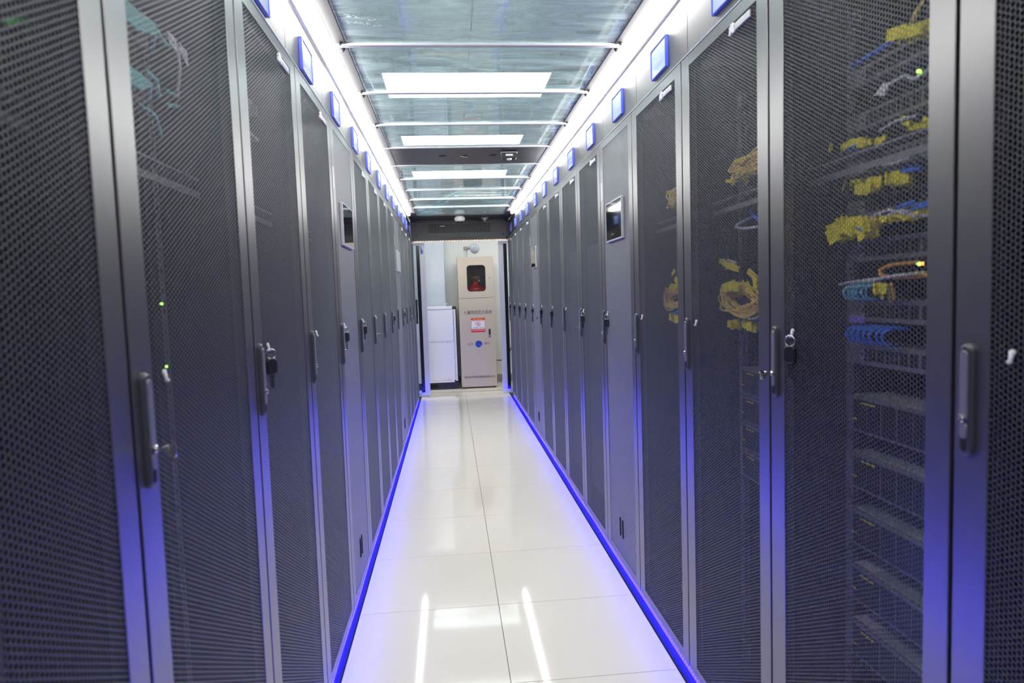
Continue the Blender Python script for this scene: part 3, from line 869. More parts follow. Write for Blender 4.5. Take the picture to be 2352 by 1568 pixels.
def bundle(label, x, pts, n, cords, group, **kw):
    """cords: (material, y, z, count)"""
    t = thing('cable_bundle', label, 'cable bundle', (0, 0, 0), group=group)
    for mb in flags([], pts, n, x=x, **kw): obj('label_flag', mb, M_yellow, t)
    for (mt, path, cnt, r) in cords:
        for k in range(cnt):
            o = Vector((rng.uniform(-0.02, 0.02), rng.uniform(-0.006, 0.006), rng.uniform(-0.007, 0.007)))
            obj('cord', MB().tube([Vector((x, a, c)) + o for a, c in path], r, 6), mt, t, smooth=True)
    return t
g2 = 'yellow label bundles in the second right-hand rack'
bundle('yellow label bundle on the topmost switch of the second right-hand rack', 0.90, [(1.280, 1.838), (1.205, 1.832)], 9, [(M_blue, [(1.44, 1.842), (1.38, 1.844), (1.30, 1.848)], 3, 0.003), (M_fibre, [(1.215, 1.846), (1.19, 1.868)], 2, 0.003)], g2, w=0.045, h=0.022, tilt=0.15)
bundle('long yellow label bundle below the second switch, by the metal brace', 0.90, [(1.50, 1.668), (1.45, 1.668), (1.40, 1.664), (1.345, 1.655)], 14, [(M_blue, [(1.44, 1.655), (1.40, 1.660)], 2, 0.004)], g2, h=0.014, tilt=0.4)
bundle('short yellow label bundle at the edge of the third switch', 0.90, [(1.24, 1.660), (1.205, 1.655)], 4, [(M_cordw, [(1.30, 1.668), (1.25, 1.675), (1.19, 1.67)], 1, 0.003)], g2, h=0.014)
bundle('yellow label bundle lying on the fourth switch, tied light blue', 0.90, [(1.445, 1.578), (1.41, 1.566), (1.36, 1.560), (1.31, 1.562), (1.255, 1.558)], 22, [(M_sky, [(1.315, 1.585), (1.318, 1.560)], 1, 0.006), (M_blue, [(1.25, 1.580), (1.20, 1.575)], 3, 0.004), (M_cordw, [(1.34, 1.598), (1.28, 1.590), (1.23, 1.592)], 1, 0.003)], g2, h=0.024, tilt=0.25)
bundle('tallest yellow label bundle, standing on the fifth switch', 0.90, [(1.490, 1.473), (1.455, 1.486), (1.42, 1.480), (1.38, 1.474), (1.345, 1.476)], 34, [(M_cordw, [(1.33, 1.498), (1.27, 1.505), (1.19, 1.482)], 2, 0.003), (M_fibre, [(1.345, 1.50), (1.34, 1.468)], 2, 0.004), (M_blue, [(1.38, 1.47), (1.36, 1.462)], 2, 0.004)], g2, w=0.034, h=0.034, spread=0.010, tilt=0.3)
bundle('small slim yellow label bundle right of the tallest one', 0.90, [(1.32, 1.482), (1.27, 1.484), (1.21, 1.492)], 8, [(M_blue, [(1.25, 1.497), (1.20, 1.502)], 3, 0.004)], g2, h=0.014, tilt=0.2)
bundle('yellow label bundle among aqua fibres on the sixth switch', 0.90, [(1.345, 1.345), (1.305, 1.348)], 5, [(M_fibre, [(1.31, 1.350), (1.30, 1.335), (1.30, 1.320)], 7, 0.003), (M_cordw, [(1.45, 1.360), (1.38, 1.366), (1.33, 1.366), (1.29, 1.372), (1.22, 1.375)], 3, 0.003)], g2, h=0.022, tilt=0.15)
cable('patch_cord', 'orange patch cord looping above the sixth right-hand switch', [(0.95, 1.27, 1.395), (0.92, 1.32, 1.392), (0.905, 1.335, 1.378), (0.91, 1.30, 1.366), (0.92, 1.19, 1.368)], 0.0042, M_orange, group='cords in the second right-hand rack')
def hanging_loops(label, y0, y1, z0, z1, n, material, x=0.915, r=0.0032, mat2=None):
    t = thing('cord_bundle', label, 'cord bundle', (0, 0, 0), group='cords in the second right-hand rack')
    for k in range(n):
        mt = (mat2 or material) if k % 2 else material
        y = y0 + (y1 - y0) * k / (n - 1) + rng.uniform(-0.003, 0.003)
        obj('cord', MB().tube([(x + 0.03, y - 0.014, z1 - 0.004), (x + 0.006, y - 0.004, z1), (x - 0.012, y + 0.004, z1 - 0.010), (x - 0.016, y + 0.006, (z0 + z1) / 2), (x - 0.010, y + 0.004, z0 + 0.006), (x + 0.02, y, z0)], r, 6), mt, t, smooth=True)
    return t
hanging_loops('aqua fibre cords bent over the front of the sixth right-hand switch', 1.448, 1.368, 1.318, 1.356, 6, M_teal, r=0.0028, mat2=M_sky)
hanging_loops('row of blue patch cords plugged into the lowest right-hand switch', 1.438, 1.312, 1.222, 1.262, 7, M_blue, r=0.0036)
obj_v = obj('violet_tag', MB().bbox(0.905, 1.388, 1.268, 0.909, 1.440, 1.284, 0.001), M_violet)
tag(obj_v, 'violet tag above the blue patch cords in the second right-hand rack', 'tag')
for y, z, mt, nm in ((1.1985, 1.390, M_amber, 'amber'), (1.2075, 1.390, M_green, 'green')):
    tag(obj('indicator_diode', MB().lathe([(0.003, 0), (0.003, 0.004), (0.0015, 0.006), (0, 0.0065)], (0.90, y, z), (-1, 0, 0), 10), mt, smooth=True), nm + ' glowing diode beside the orange cord in the second right-hand rack', 'diode')
tag(obj('indicator_diode', MB().lathe([(0.003, 0), (0.003, 0.004), (0.0015, 0.006), (0, 0.0065)], (0.90, 1.212, 1.752), (-1, 0, 0), 10), M_green, smooth=True), 'single green diode high in the second right-hand rack', 'diode')
t = thing('white_cord_tag', 'grey-white paper tag on a cord under the topmost right-hand switch', 'tag', (0, 0, 0))
obj('paper_tag', MB().add([(0.90, 1.352, 1.748), (0.902, 1.325, 1.764), (0.902, 1.300, 1.760), (0.90, 1.318, 1.738), (0.903, 1.352, 1.748), (0.905, 1.325, 1.764), (0.905, 1.300, 1.760), (0.903, 1.318, 1.738)], [(0, 1, 2, 3), (7, 6, 5, 4), (0, 4, 5, 1), (1, 5, 6, 2), (2, 6, 7, 3), (3, 7, 4, 0)]), M_cordw, t)
obj('cord', MB().tube([(0.903, 1.30, 1.757), (0.91, 1.265, 1.762), (0.905, 1.245, 1.750), (0.90, 1.225, 1.742), (0.91, 1.20, 1.752)], 0.0042, 6), M_cordw, t, smooth=True)
# wound fibre loops in the third and fourth racks
def wound(label, x, yc, zc, ay, az, n, group, extra=None, tilt=0.0, turns_mat=None):
    t = thing('fibre_coil', label, 'fibre coil', (0, 0, 0), group=group)
    b = MB(); N = 22
    for k in range(n):
        fa = rng.uniform(0.72, 1.06); fb = rng.uniform(0.55, 1.06); ox = rng.uniform(-0.02, 0.02); oz = rng.uniform(-0.008, 0.008); tl = tilt + rng.uniform(-0.22, 0.22)
        pts = []
        for q in range(N + 1):
            a = 2 * PI * q / N
            yy = ay * fa * math.cos(a); zz = az * fb * math.sin(a)
            pts.append((x + ox + 0.012 * math.sin(a), yc + yy * math.cos(tl) - zz * math.sin(tl), zc + oz + yy * math.sin(tl) + zz * math.cos(tl)))
        b.tube(pts, 0.0026, 6, False)
    obj('fibre_loop', b, turns_mat or M_fibre, t, smooth=True)
    if extra:
        for nm, mt, mbx in extra: obj(nm, mbx, mt, t, smooth=(nm != 'label_flag'))
    return t
for base, wd in ((0.0, 'third'), (0.6, 'fourth')):
    lo = flags([], [(2.07 + base, 1.352), (2.03 + base, 1.362), (1.98 + base, 1.345)], 12, x=0.896, h=0.024, w=0.045, tilt=0.25)
    flags(lo, [(1.925 + base, 1.385), (1.905 + base, 1.35)], 4, x=0.896, w=0.045, h=0.02, tilt=0.3)
    wound('thick wound yellow fibre loops in the %s right-hand rack' % wd, 0.902, 1.990 + base, 1.318, 0.135, 0.040, 22, 'thick yellow fibre loops', [('label_flag', M_yellow, q) for q in lo], tilt=0.06)
    up = flags([], [(2.05 + base, 1.745), (1.96 + base, 1.748)], 5, x=0.90, h=0.01, w=0.05)
    flags(up, [(2.05 + base, 1.682), (2.0 + base, 1.685)], 4, x=0.90, h=0.012, w=0.03, tilt=1.2)
    sk = MB().tube([(0.912, 2.062 + base, 1.716), (0.905, 2.04 + base, 1.702), (0.903, 1.98 + base, 1.695), (0.905, 1.86 + base, 1.690)], 0.004, 6)
    wound('flat oval yellow fibre coil with a light blue cord in the %s right-hand rack' % wd, 0.905, 1.93 + base, 1.722, 0.13, 0.030, 16, 'flat oval fibre coils', [('label_flag', M_yellow, q) for q in up] + [('blue_cord', M_sky, sk)], tilt=-0.05)
    bundle('flat yellow label bundle under the wound loops in the %s right-hand rack' % wd, 0.90, [(2.06 + base, 1.240), (1.99 + base, 1.238), (1.90 + base, 1.236)], 14, [(M_blue, [(1.98 + base, 1.262), (1.93 + base, 1.270), (1.88 + base, 1.262)], 4, 0.004)], 'flat yellow label bundles under the loops', h=0.026, tilt=0.3)
bundle('slanting yellow label bundle above the wound loops of the third right-hand rack', 0.90, [(2.15, 1.452), (2.08, 1.432), (2.01, 1.418)], 8, [(M_cordw, [(2.13, 1.445), (2.05, 1.43)], 1, 0.006)], 'slanting label bundles', h=0.018, tilt=0.25)
bundle('slanting yellow label bundle above the wound loops of the fourth right-hand rack', 0.90, [(2.64, 1.42), (2.60, 1.445), (2.56, 1.455)], 5, [], 'slanting label bundles', h=0.018, tilt=0.25)
cable('patch_cord', 'white patch cord bent in a hook in the third right-hand rack', [(0.93, 1.965, 1.572), (0.91, 2.03, 1.555), (0.905, 2.042, 1.545), (0.905, 1.98, 1.535), (0.91, 1.86, 1.53)], 0.004, M_cordw, group='cords in the third right-hand rack')
cable('patch_cord', 'blue patch cord slanting in the third right-hand rack', [(0.91, 1.955, 1.583), (0.91, 1.92, 1.562), (0.915, 1.86, 1.53)], 0.006, M_blue, group='cords in the third right-hand rack')
cable('patch_cord', 'blue patch cord at the edge of the fourth right-hand rack', [(0.91, 2.61, 1.59), (0.915, 2.54, 1.565)], 0.006, M_blue)
# left row contents
def lcords(label, paths, r, material, group):
    t = thing('cord_bundle', label, 'cord bundle', (0, 0, 0), group=group)
    for pth in paths: obj('cord', MB().tube([(XEL + 0.045 + dx, a, c) for dx, a, c in pth], r, 6), material, t, smooth=True)
    return t
gl = 'cords in the second left-hand rack'
P1 = [[(0.0, 1.25, 1.93 + 0.006 * k), (0.01, 1.36, 1.925 + 0.005 * k), (0.015, 1.42, 1.94 + 0.003 * k), (0.0, 1.44, 1.915)] for k in range(7)] + [[(0.01, 1.44, 1.955), (0.012, 1.48, 1.94), (0.01, 1.53, 1.955)]]
P1 = [[(q, y, z - 0.043) for q, y, z in pth] for pth in P1]
lcords('upper aqua fibres in the second left-hand rack', P1, 0.0045, M_teal, gl)
P2 = [[(0.0, 1.25, 1.815 + 0.006 * k), (0.01, 1.35, 1.812 + 0.005 * k), (0.015, 1.385, 1.83), (0.0, 1.40, 1.805)] for k in range(6)] + [[(0.01, 1.38, 1.855), (0.012, 1.42, 1.85), (0.01, 1.43, 1.82)], [(0.01, 1.47, 1.845), (0.01, 1.53, 1.85)], [(0.01, 1.47, 1.815), (0.01, 1.53, 1.83)]]
P2 = [[(q, y, z - 0.043) for q, y, z in pth] for pth in P2]
lcords('lower aqua fibres in the second left-hand rack', P2, 0.0045, M_teal, gl)
lcords('single aqua fibre hanging lower in the second left-hand rack', [[(0.0, 1.36, 1.745), (0.01, 1.41, 1.735), (0.01, 1.43, 1.70)]], 0.003, M_teal, gl)
lcords('thin blue cord hanging in the second left-hand rack', [[(0.0, 1.68, 1.95), (0.0, 1.675, 1.90), (0.0, 1.672, 1.85), (0.0, 1.655, 1.815)]], 0.003, M_blue, gl)
t = thing('white_cord_tag', 'pair of white paper tags on a cord in the second left-hand rack', 'tag', (0, 0, 0))
XT = -0.515
for (ya, za, yb, zb) in ((1.355, 1.868, 1.395, 1.862), (1.408, 1.866, 1.448, 1.856)):
    obj('paper_tag', MB().add([(XT + d, y, z) for d in (0, 0.002) for (y, z) in ((ya, za + 0.010), (yb, zb + 0.014), (yb, zb - 0.014), (ya, za - 0.008))], [(0, 1, 2, 3), (7, 6, 5, 4), (0, 4, 5, 1), (1, 5, 6, 2), (2, 6, 7, 3), (3, 7, 4, 0)]), M_white, t)
obj('cord', MB().tube([(XT + 0.001, 1.35, 1.866), (XT + 0.001, 1.40, 1.864), (XT, 1.405, 1.82), (XT - 0.01, 1.41, 1.77)], 0.003, 6), M_cordw, t)
for k, (y0, z0, y1, z1, h) in enumerate(((2.09, 1.955, 2.255, 1.950, 0.022), (2.09, 1.938, 2.235, 1.930, 0.008), (2.09, 1.862, 2.27, 1.856, 0.010))):
    tag(obj('cable_guide', MB().bbox(XEL + 0.03, y0, z0 - h / 2, XEL + 0.05, y1, z0 + h / 2, 0.002), M_white), 'white cable guide arm in the third left-hand rack, %s' % ('topmost', 'middle', 'lowest')[k], 'cable guide', 'white cable guide arms')
for k, (y, z) in enumerate(((1.615, 1.757), (1.70, 1.772), (1.43, 1.362), (1.435, 1.232), (2.25, 1.755))):
    tag(obj('indicator_diode', MB().lathe([(0.002, 0), (0.002, 0.004), (0.001, 0.005), (0, 0.0055)], (XEL + 0.03, y, z), (1, 0, 0), 10), M_green, smooth=True), 'tiny green diode in the left row, ' + ('upper of the second rack', 'upper far one of the second rack', 'middle of the second rack', 'lower of the second rack', 'upper of the third rack')[k], 'diode', 'green diodes in the left row')
lcords('green cord bundle high in the leftmost rack', [[(0.03, 0.925 + 0.012 * k, 1.722 + 0.006 * k), (0.035, 0.955 + 0.012 * k, 1.738 + 0.006 * k), (0.03, 0.975 + 0.004 * k, 1.722 + 0.006 * k)] for k in range(5)], 0.004, mat('green cord', (0.10, 0.85, 0.10), 0.5), 'cords in the leftmost rack')

# ------------------------------------------------------------------ far end of the aisle
t = thing('grille_beam', 'black end beam with rows of slots above the far doorway', 'beam', (0, 0, 0))
obj('top_plate', MB().bbox(-0.478, 8.29, 2.345, 0.803, 8.95, 2.365, 0.001), M_beam, t)
b = MB(); Y0 = 8.786
b.box(-0.455, Y0, 2.315, 0.778, Y0 + 0.02, 2.345).box(-0.455, Y0, 2.09, 0.778, Y0 + 0.10, 2.128)
b.box(-0.478, Y0, 2.09, -0.448, Y0 + 0.18, 2.345).box(0.765, Y0, 2.09, 0.803, Y0 + 0.18, 2.345)
obj('beam_frame', b, M_beam, t)
b = MB(); ya = Y0 + 0.004; yb = Y0 + 0.007
gx0, gx1, gz0, gz1 = -0.250, 0.560, 2.186, 2.306
b.box(-0.446, ya, 2.130, gx0, yb, 2.313).box(gx1, ya, 2.130, 0.763, yb, 2.313).box(gx0, ya, 2.130, gx1, yb, gz0).box(gx0, ya, gz1, gx1, yb, 2.313)
rows = 10; rh = (gz1 - gz0) / rows; nc = 11; cw = (gx1 - gx0) / nc
for k in range(rows):
    z0 = gz0 + k * rh
    b.box(gx0, ya, z0 + 0.0048, gx1, yb, z0 + rh)
    off = cw / 2 if k % 2 else 0
    for c in range(nc + 1):
        x0 = gx0 + c * cw + off - 0.006
        b.box(max(gx0, min(x0, gx1)), ya, z0, max(gx0, min(x0 + 0.012, gx1)), yb, z0 + 0.0048)
obj('slotted_panel', b, mat('grille panel', (0.105, 0.103, 0.097), 0.5), t)
obj('dark_cavity', MB().box(-0.44, Y0 + 0.09, 2.13, 0.76, Y0 + 0.10, 2.31), M_void, t)
for x in (-0.41, 0.725): obj('screw', MB().lathe([(0.011, 0), (0.010, 0.003), (0, 0.004)], (x, ya, 2.150), (0, -1, 0), 14), M_black, t)
obj('name_strip', MB().box(-0.098, ya - 0.001, 2.266, -0.035, ya, 2.274), M_silver, t)

t = thing('indicator_strip', 'strip of small red and amber lamps under the black end beam', 'light strip', (0, 0, 0))
obj('strip_base', MB().box(-0.45, 8.790, 2.083, 0.775, 8.812, 2.09), M_base, t)
dm = MB().lathe([(0.0065, 0), (0.0065, 0.004), (0.003, 0.006), (0, 0.0065)], (0, 0, 0), (0, 0, -1), 8)
d_am = dm.mesh('lamp', emis('amber lamp', (1.0, 0.62, 0.12), 3.0)); d_rd = dm.mesh('lamp', emis('red lamp', (1.0, 0.22, 0.16), 2.0))
for k in range(33):
    link('lamp', d_am if k % 4 in (1, 2) else d_rd, t, (-0.435 + 0.0372 * k, 8.798, 2.084))

t = thing('dome_camera', 'white dome security camera under the far end plate', 'camera', (0.155, 8.40, 2.345))
obj('camera_base', MB().lathe([(0.050, 0), (0.052, 0.012), (0.066, 0.016), (0.066, 0.040), (0.060, 0.052), (0.048, 0.062), (0.0, 0.062)], (0, 0, 0.0), (0, 0, -1), 28), M_white, t, smooth=False)
obj('camera_dome', MB().lathe([(0.044, 0.060), (0.043, 0.070), (0.036, 0.085), (0.022, 0.096), (0.0, 0.100)], (0, 0, 0), (0, 0, -1), 24), M_dome, t, smooth=True)
for k in range(10):
    a = 2 * PI * k / 10
    obj('camera_tooth', MB().box(-0.004, -0.001, -0.072, 0.004, 0.001, -0.058), M_void, t, (0.046 * math.cos(a), 0.046 * math.sin(a), 0), (0, 0, a + PI / 2))

# sliding doors, both pushed open
def slide_door(name, s, x_free):
    """s: +1 right leaf, -1 left leaf; x_free: free edge of the stile"""
    yd = 9.10
    root = obj(name, MB().box(min(x_free, x_free + s * 0.068), yd, 0.012, max(x_free, x_free + s * 0.068), yd + 0.035, 2.085), M_stile); struct(root)
    xa, xb = x_free + s * 0.068, x_free + s * 0.115
    obj('gasket', MB().box(min(xa, xb), yd + 0.004, 0.012, max(xa, xb), yd + 0.03, 2.085), M_dkstile, root)
    xe = x_free + s * 0.72
    obj('pane', MB().box(min(xb, xe), yd + 0.014, 0.06, max(xb, xe), yd + 0.022, 2.05), M_doorglass, root)
    obj('bottom_rail', MB().box(min(xa, xe), yd, 0.004, max(xa, xe), yd + 0.035, 0.06), M_stile, root)
    obj('top_rail', MB().box(min(xa, xe), yd, 2.05, max(xa, xe), yd + 0.035, 2.085), M_stile, root)
    xh = x_free + s * 0.135
    obj('handle', MB().bbox(xh - 0.013, yd - 0.05, 1.00, xh + 0.013, yd - 0.025, 1.33, 0.004), M_black, root)
    for z in (1.04, 1.29): obj('handle_post', MB().tube([(xh, yd - 0.03, z), (xh, yd + 0.016, z)], 0.007, 10), M_chrome, root)
    return root
dl = slide_door('door_1', -1, -0.320)
dr = slide_door('door_2', 1, 0.675)
obj('door_sticker', MB().box(-0.378, 9.0985, 1.93, -0.334, 9.0995, 2.05), M_card, dl)
obj('sticker_print', MB().layers([[(x, y, z) for x, z in ((-0.374, 1.94), (-0.352, 1.94), (-0.342, 1.975), (-0.358, 2.0), (-0.366, 2.045), (-0.374, 2.045))] for y in (9.0984, 9.0980)]), M_bluefr, dl)
struct(obj('trim_7', MB().box(-0.56, 8.79, 0.0, -0.482, 8.83, 2.34).box(0.806, 8.79, 0.0, 0.88, 8.83, 2.34), M_beam))

# fire-suppression cabinet
t = thing('fire_cabinet', 'tall beige gas fire-suppression cabinet with a window, at the end wall', 'cabinet', (0.120, 9.71, 0))
CW, CD, CH = 0.520, 0.50, 1.915
b = MB()
b.box(0, 0.022, 0.03, 0.012, CD, CH).box(CW - 0.012, 0.022, 0.03, CW, CD, CH).box(0, CD - 0.012, 0.03, CW, CD, CH)
b.box(0, 0.022, CH - 0.012, CW, CD, CH).box(0, 0.022, 0.03, CW, CD, 0.042).box(0.012, 0.03, 1.30, CW - 0.012, CD, 1.312)
obj('cabinet_body', b, M_beige2, t)
obj('plinth', MB().box(0.015, 0.035, 0, CW - 0.015, CD - 0.02, 0.03), M_dkstile, t)
dlo = obj('lower_door', MB().bbox(0.0, 0.0, 0.022, CW, 0.020, 1.318, 0.003), M_beige, t)
# upper door: rounded window cut in a plate
wx, wz, ww, wh = 0.266, 1.607, 0.262, 0.372
inner = rrect(ww, wh, 0.045, 7)
zlo, zhi = 1.323, CH
def outer_pt(a, c):
    hx0, hx1 = -wx, CW - wx; hz0, hz1 = zlo - wz, zhi - wz
    k = min([v for v in ((hx1 / a) if a > 0 else 1e9, (hx0 / a) if a < 0 else 1e9, (hz1 / c) if c > 0 else 1e9, (hz0 / c) if c < 0 else 1e9)])
    return (a * k, c * k)
ou = [outer_pt(a, c) for a, c in inner]
for cxz in ((CW - wx, zhi - wz), (-wx, zhi - wz), (-wx, zlo - wz), (CW - wx, zlo - wz)):      # snap nearest to the true corners
    j = min(range(len(ou)), key=lambda q: (ou[q][0] - cxz[0]) ** 2 + (ou[q][1] - cxz[1]) ** 2); ou[j] = cxz
n = len(inner); vs = []; fs = []
for y in (0.0, 0.020):
    vs += [(wx + a, y, wz + c) for a, c in inner]; vs += [(wx + a, y, wz + c) for a, c in ou]
for k in range(n):
    k2 = (k + 1) % n
    fs += [(k, k2, n + k2, n + k), (2 * n + k, 3 * n + k, 3 * n + k2, 2 * n + k2), (k, 2 * n + k, 2 * n + k2, k2), (n + k, n + k2, 3 * n + k2, 3 * n + k)]
dup_ = obj('upper_door', MB().add(vs, fs), M_beige, t)
ga = MB()
ring_o = rrect(ww + 0.008, wh + 0.008, 0.047, 7); ring_i = rrect(ww - 0.010, wh - 0.010, 0.041, 7)
vs = [(wx + a, -0.002, wz + c) for a, c in ring_o] + [(wx + a, -0.002, wz + c) for a, c in ring_i] + [(wx + a, 0.012, wz + c) for a, c in ring_i]
fs = []
for k in range(n):
    k2 = (k + 1) % n
    fs += [(k, k2, n + k2, n + k), (n + k, n + k2, 2 * n + k2, 2 * n + k)]
ga.add(vs, fs); obj('window_gasket', ga, M_black, dup_)
obj('window_pane', MB().box(wx - ww / 2, 0.010, wz - wh / 2, wx + ww / 2, 0.013, wz + wh / 2), M_winglass, dup_)
obj('number_mark', MB().box(0.452, -0.0008, 1.595, 0.460, 0.0002, 1.598).box(0.457, -0.0008, 1.598, 0.460, 0.0002, 1.606).box(0.450, -0.0008, 1.606, 0.466, 0.0002, 1.609).box(0.452, -0.0008, 1.612, 0.466, 0.0002, 1.616), M_ink, dup_)
LK = obj('lock', MB().bbox(0.420, -0.006, 0.745, 0.448, 0.001, 0.865, 0.002), M_black, dlo)
obj('lock_button', MB().bbox(0.426, -0.009, 0.752, 0.442, -0.005, 0.782, 0.002), M_chrome, dlo)
TR = (PI / 2, 0, 0)
text('lettering', '七氟丙烷灭火系统', 0.062, M_ink, dlo, (0.272, -0.0006, 1.108), TR, 0.0004, width=0.41)
text('lettering', '金安', 0.046, M_inkred, dlo, (0.148, -0.0006, 0.648), TR, 0.0004, width=0.082)
text('lettering', '消防', 0.046, M_inkred, dlo, (0.388, -0.0006, 0.652), TR, 0.0004, width=0.082)
text('lettering', '陕西金安消防设备制造有限公司', 0.036, M_ink, dlo, (0.268, -0.0006, 0.165), TR, 0.0004, width=0.445)
# blue round emblem with a white notch
b = MB(); pts = []
for k in range(33):
    a = math.radians(-40 + 6 + 348 * k / 32); pts.append((0.268 + 0.050 * math.cos(a), 0.650 + 0.050 * math.sin(a)))
pts.append((0.275, 0.643))
b.layers([[(x, y, z) for x, z in pts] for y in (0.0005, -0.0010)])
obj('emblem', b, M_logo, dlo)
# warning notice
S = obj('warning_sign', MB().box(0.168, -0.0012, 0.823, 0.370, 0.0, 1.030), M_white, dlo); S['label'] = 'red and white warning sticker'
t2 = MB().box(0.168, -0.0018, 0.998, 0.370, -0.001, 1.030).box(0.168, -0.0018, 0.986, 0.370, -0.001, 0.990).box(0.168, -0.0018, 0.823, 0.370, -0.001, 0.871).box(0.168, -0.0018, 0.871, 0.172, -0.001, 0.99).box(0.366, -0.0018, 0.871, 0.370, -0.001, 0.99)
cx, cz = 0.269, 0.940; n = 28
vs = []; fs = []
for k in range(n):
    a = 2 * PI * k / n
    vs += [(cx + 0.036 * math.cos(a), -0.0018, cz + 0.036 * math.sin(a)), (cx + 0.030 * math.cos(a), -0.0018, cz + 0.030 * math.sin(a))]
for k in range(n):
    k2 = (k + 1) % n; fs.append((2 * k, 2 * k2, 2 * k2 + 1, 2 * k + 1))
t2.add(vs, fs)
q = 0.0215
t2.add([(cx - q - 0.002, -0.0019, cz + q - 0.002), (cx - q + 0.002, -0.0019, cz + q + 0.002), (cx + q + 0.002, -0.0019, cz - q + 0.002), (cx + q - 0.002, -0.0019, cz - q - 0.002)], [(0, 1, 2, 3)])
obj('sign_print', t2, M_red, dlo)
b = MB()
b.box(cx - 0.004, -0.0017, cz - 0.016, cx + 0.006, -0.001, cz + 0.010).box(cx - 0.012, -0.0017, cz - 0.004, cx - 0.004, -0.001, cz + 0.002).box(cx + 0.002, -0.0017, cz + 0.010, cx + 0.008, -0.001, cz + 0.020)
for k in range(11):
    if k == 6: continue
    b.box(0.192 + 0.0145 * k, -0.0017, 0.884, 0.2015 + 0.0145 * k, -0.001, 0.892)
obj('sign_print', b, M_ink, dlo)
b = MB()
for k in range(16):
    if k != 5: b.box(0.196 + 0.0092 * k, -0.0022, 1.010, 0.2025 + 0.0092 * k, -0.0017, 1.017)
obj('sign_print', b, M_yellow, dlo)
b = MB()
for k in range(18): b.box(0.182 + 0.0098 * k, -0.0022, 0.848 + 0.003 * math.sin(k * 0.9), 0.1895 + 0.0098 * k, -0.0017, 0.857 + 0.003 * math.sin(k * 0.9))
obj('sign_print', b, M_white, dlo)
# discharge nozzle on top
nz = obj('pipe', MB().lathe([(0.024, 0), (0.024, 0.075), (0.031, 0.078), (0.031, 0.098), (0.0, 0.098)], (0.130, 0.10, CH), (0, 0, 1), 18), M_zinc, t)
el = MB().bbox(0.098, 0.07, CH + 0.095, 0.150, 0.13, CH + 0.160, 0.010)
el.lathe([(0.026, 0), (0.026, 0.03), (0.020, 0.034), (0.020, 0.06), (0.0, 0.06)], (0.140, 0.10, CH + 0.130), (1, -0.35, 0.12), 14)
obj('pipe_elbow', el, M_fitting, nz)
obj('nozzle_dish', MB().lathe([(0.0, 0.030), (0.030, 0.028), (0.055, 0.020), (0.072, 0.008), (0.074, 0.0), (0.070, -0.006), (0.03, -0.03), (0.0, -0.034)], (0.258, 0.045, CH + 0.122), (0.35, -1, 0.05), 32), M_dish, nz, smooth=True)['label'] = 'grey round nozzle dish'
obj('hook', MB().tube([(0.462, 0.10, CH), (0.468, 0.10, CH + 0.012), (0.476, 0.10, CH + 0.012), (0.482, 0.10, CH)], 0.003, 6), M_zinc, t)
t = thing('gas_cylinder', 'red gas cylinder with brass valve inside the beige cabinet', 'cylinder', (0.385, 9.915, 1.312))
obj('cylinder_shell', MB().lathe([(0.17, 0.0), (0.17, 0.120), (0.164, 0.150), (0.135, 0.170), (0.062, 0.195), (0.045, 0.200), (0.045, 0.250), (0.0, 0.250)], (0, 0, 0), (0, 0, 1), 32), M_redpaint, t, smooth=True)
obj('valve', MB().lathe([(0.018, 0.248), (0.018, 0.275), (0.030, 0.280), (0.034, 0.305), (0.030, 0.330), (0.0, 0.335)], (-0.01, 0, 0), (0, 0, 1), 16), M_brass, t)
obj('valve_body', MB().lathe([(0.026, -0.06), (0.026, 0.05), (0.0, 0.05)], (0.0, -0.01, 0.307), (1, 0, 0), 14).lathe([(0.034, 0), (0.034, 0.012), (0.0, 0.014)], (0.03, -0.04, 0.307), (0, -1, 0), 16), M_brass, t)
obj('release_box', MB().bbox(0.055, -0.04, 0.283, 0.135, 0.02, 0.330, 0.004), M_black, t)
obj('gauge', MB().lathe([(0.014, 0), (0.014, 0.02), (0.0, 0.02)], (0.045, -0.05, 0.262), (0, -1, 0), 14), M_chrome, t)
obj('pipe', MB().tube([(-0.07, 0.02, 0.307), (-0.09, 0.02, 0.36), (-0.09, 0.02, 0.56)], 0.012, 10), M_zinc, t, smooth=True)
obj('label_plate', MB().box(0.080, -0.162, 0.215, 0.130, -0.160, 0.275), M_black, t)

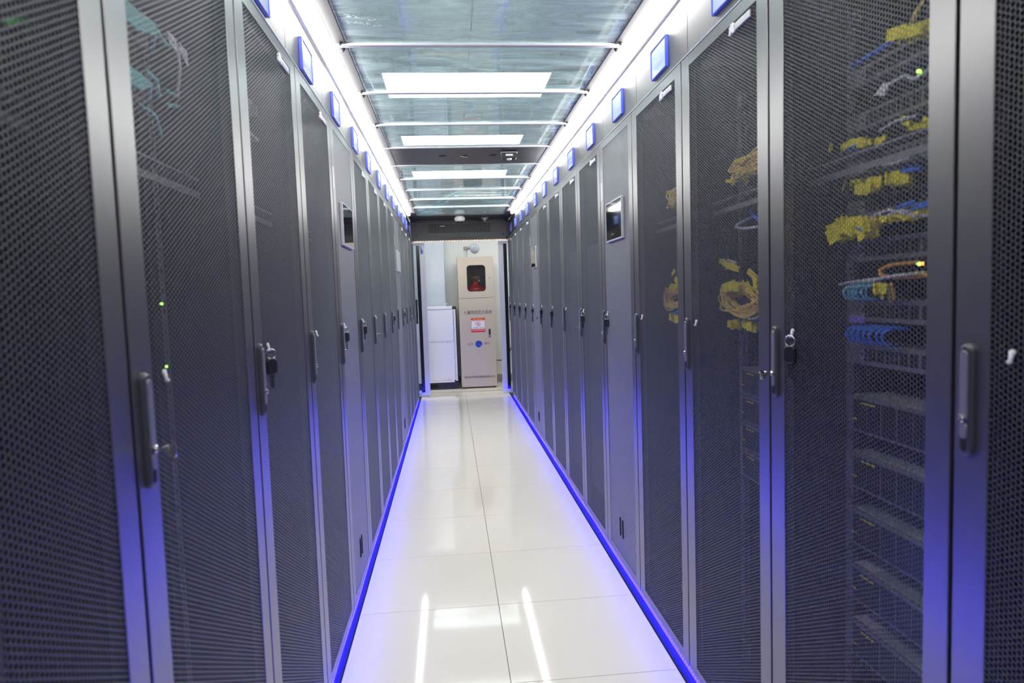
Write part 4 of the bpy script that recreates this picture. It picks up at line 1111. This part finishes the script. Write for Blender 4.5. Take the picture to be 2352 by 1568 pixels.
# air handler and its duct
t = thing('air_handler', 'white two-panel air handler on a black base beside the beige cabinet', 'air handler', (0, 9.73, 0))
obj('base', MB().bbox(-1.0, 0.0, 0.004, 0.083, 0.55, 0.100, 0.003), M_black, t)
obj('casing', MB().box(-1.0, 0.055, 0.10, 0.078, 0.55, 1.205), M_black, t)
obj('panel', MB().bbox(-1.0, 0.004, 0.722, 0.030, 0.055, 1.168, 0.004), M_acwhite, t)
obj('panel', MB().bbox(-1.0, 0.004, 0.132, 0.033, 0.055, 0.702, 0.004), M_acwhite, t)
obj('panel_lip', MB().bbox(-1.0, 0.0, 0.102, 0.018, 0.055, 0.129, 0.003), M_acwhite, t)
obj('panel_lip', MB().bbox(-1.0, 0.0, 0.703, 0.030, 0.055, 0.720, 0.002), M_acwhite, t)
obj('top_lip', MB().bbox(-1.0, 0.0, 1.172, 0.020, 0.055, 1.218, 0.003), M_acwhite, t)
obj('side_strip', MB().bbox(0.036, 0.008, 0.12, 0.066, 0.056, 1.168, 0.003), M_acwhite, t)
for (x, z) in ((-0.06, 0.140), (-0.38, 0.140), (-0.06, 0.690), (-0.40, 0.690), (0.02, 0.46), (0.02, 0.96)): obj('screw', MB().lathe([(0.005, 0), (0.004, 0.002), (0, 0.0025)], (x, 0.004, z), (0, -1, 0), 10), M_black, t)
obj('foot_opening', MB().layers([[(x, y, z) for x, z in [(-0.32 + a, 0.055 + c) for a, c in rrect(0.20, 0.05, 0.024)]] for y in (0.0005, -0.001)]), M_void, t)
t = thing('air_duct', 'pale galvanised sheet air duct above the white air handler', 'duct', (0, 9.80, 0))
obj('duct_body', MB().bbox(-1.0, 0.0, 1.262, -0.068, 0.45, 2.70, 0.003), M_galv, t)
obj('duct_flange', MB().bbox(-1.0, -0.012, 1.238, -0.045, 0.46, 1.262, 0.002).bbox(-1.0, -0.008, 1.218, -0.06, 0.455, 1.238, 0.002), M_galv, t)
cable('power_cable', 'dark twin cable on the wall behind the beige cabinet', [(0.60, 10.27, 0.36), (0.70, 10.26, 0.345), (0.78, 10.26, 0.355), (0.86, 10.26, 0.44), (0.95, 10.27, 0.60)], 0.008, M_black)
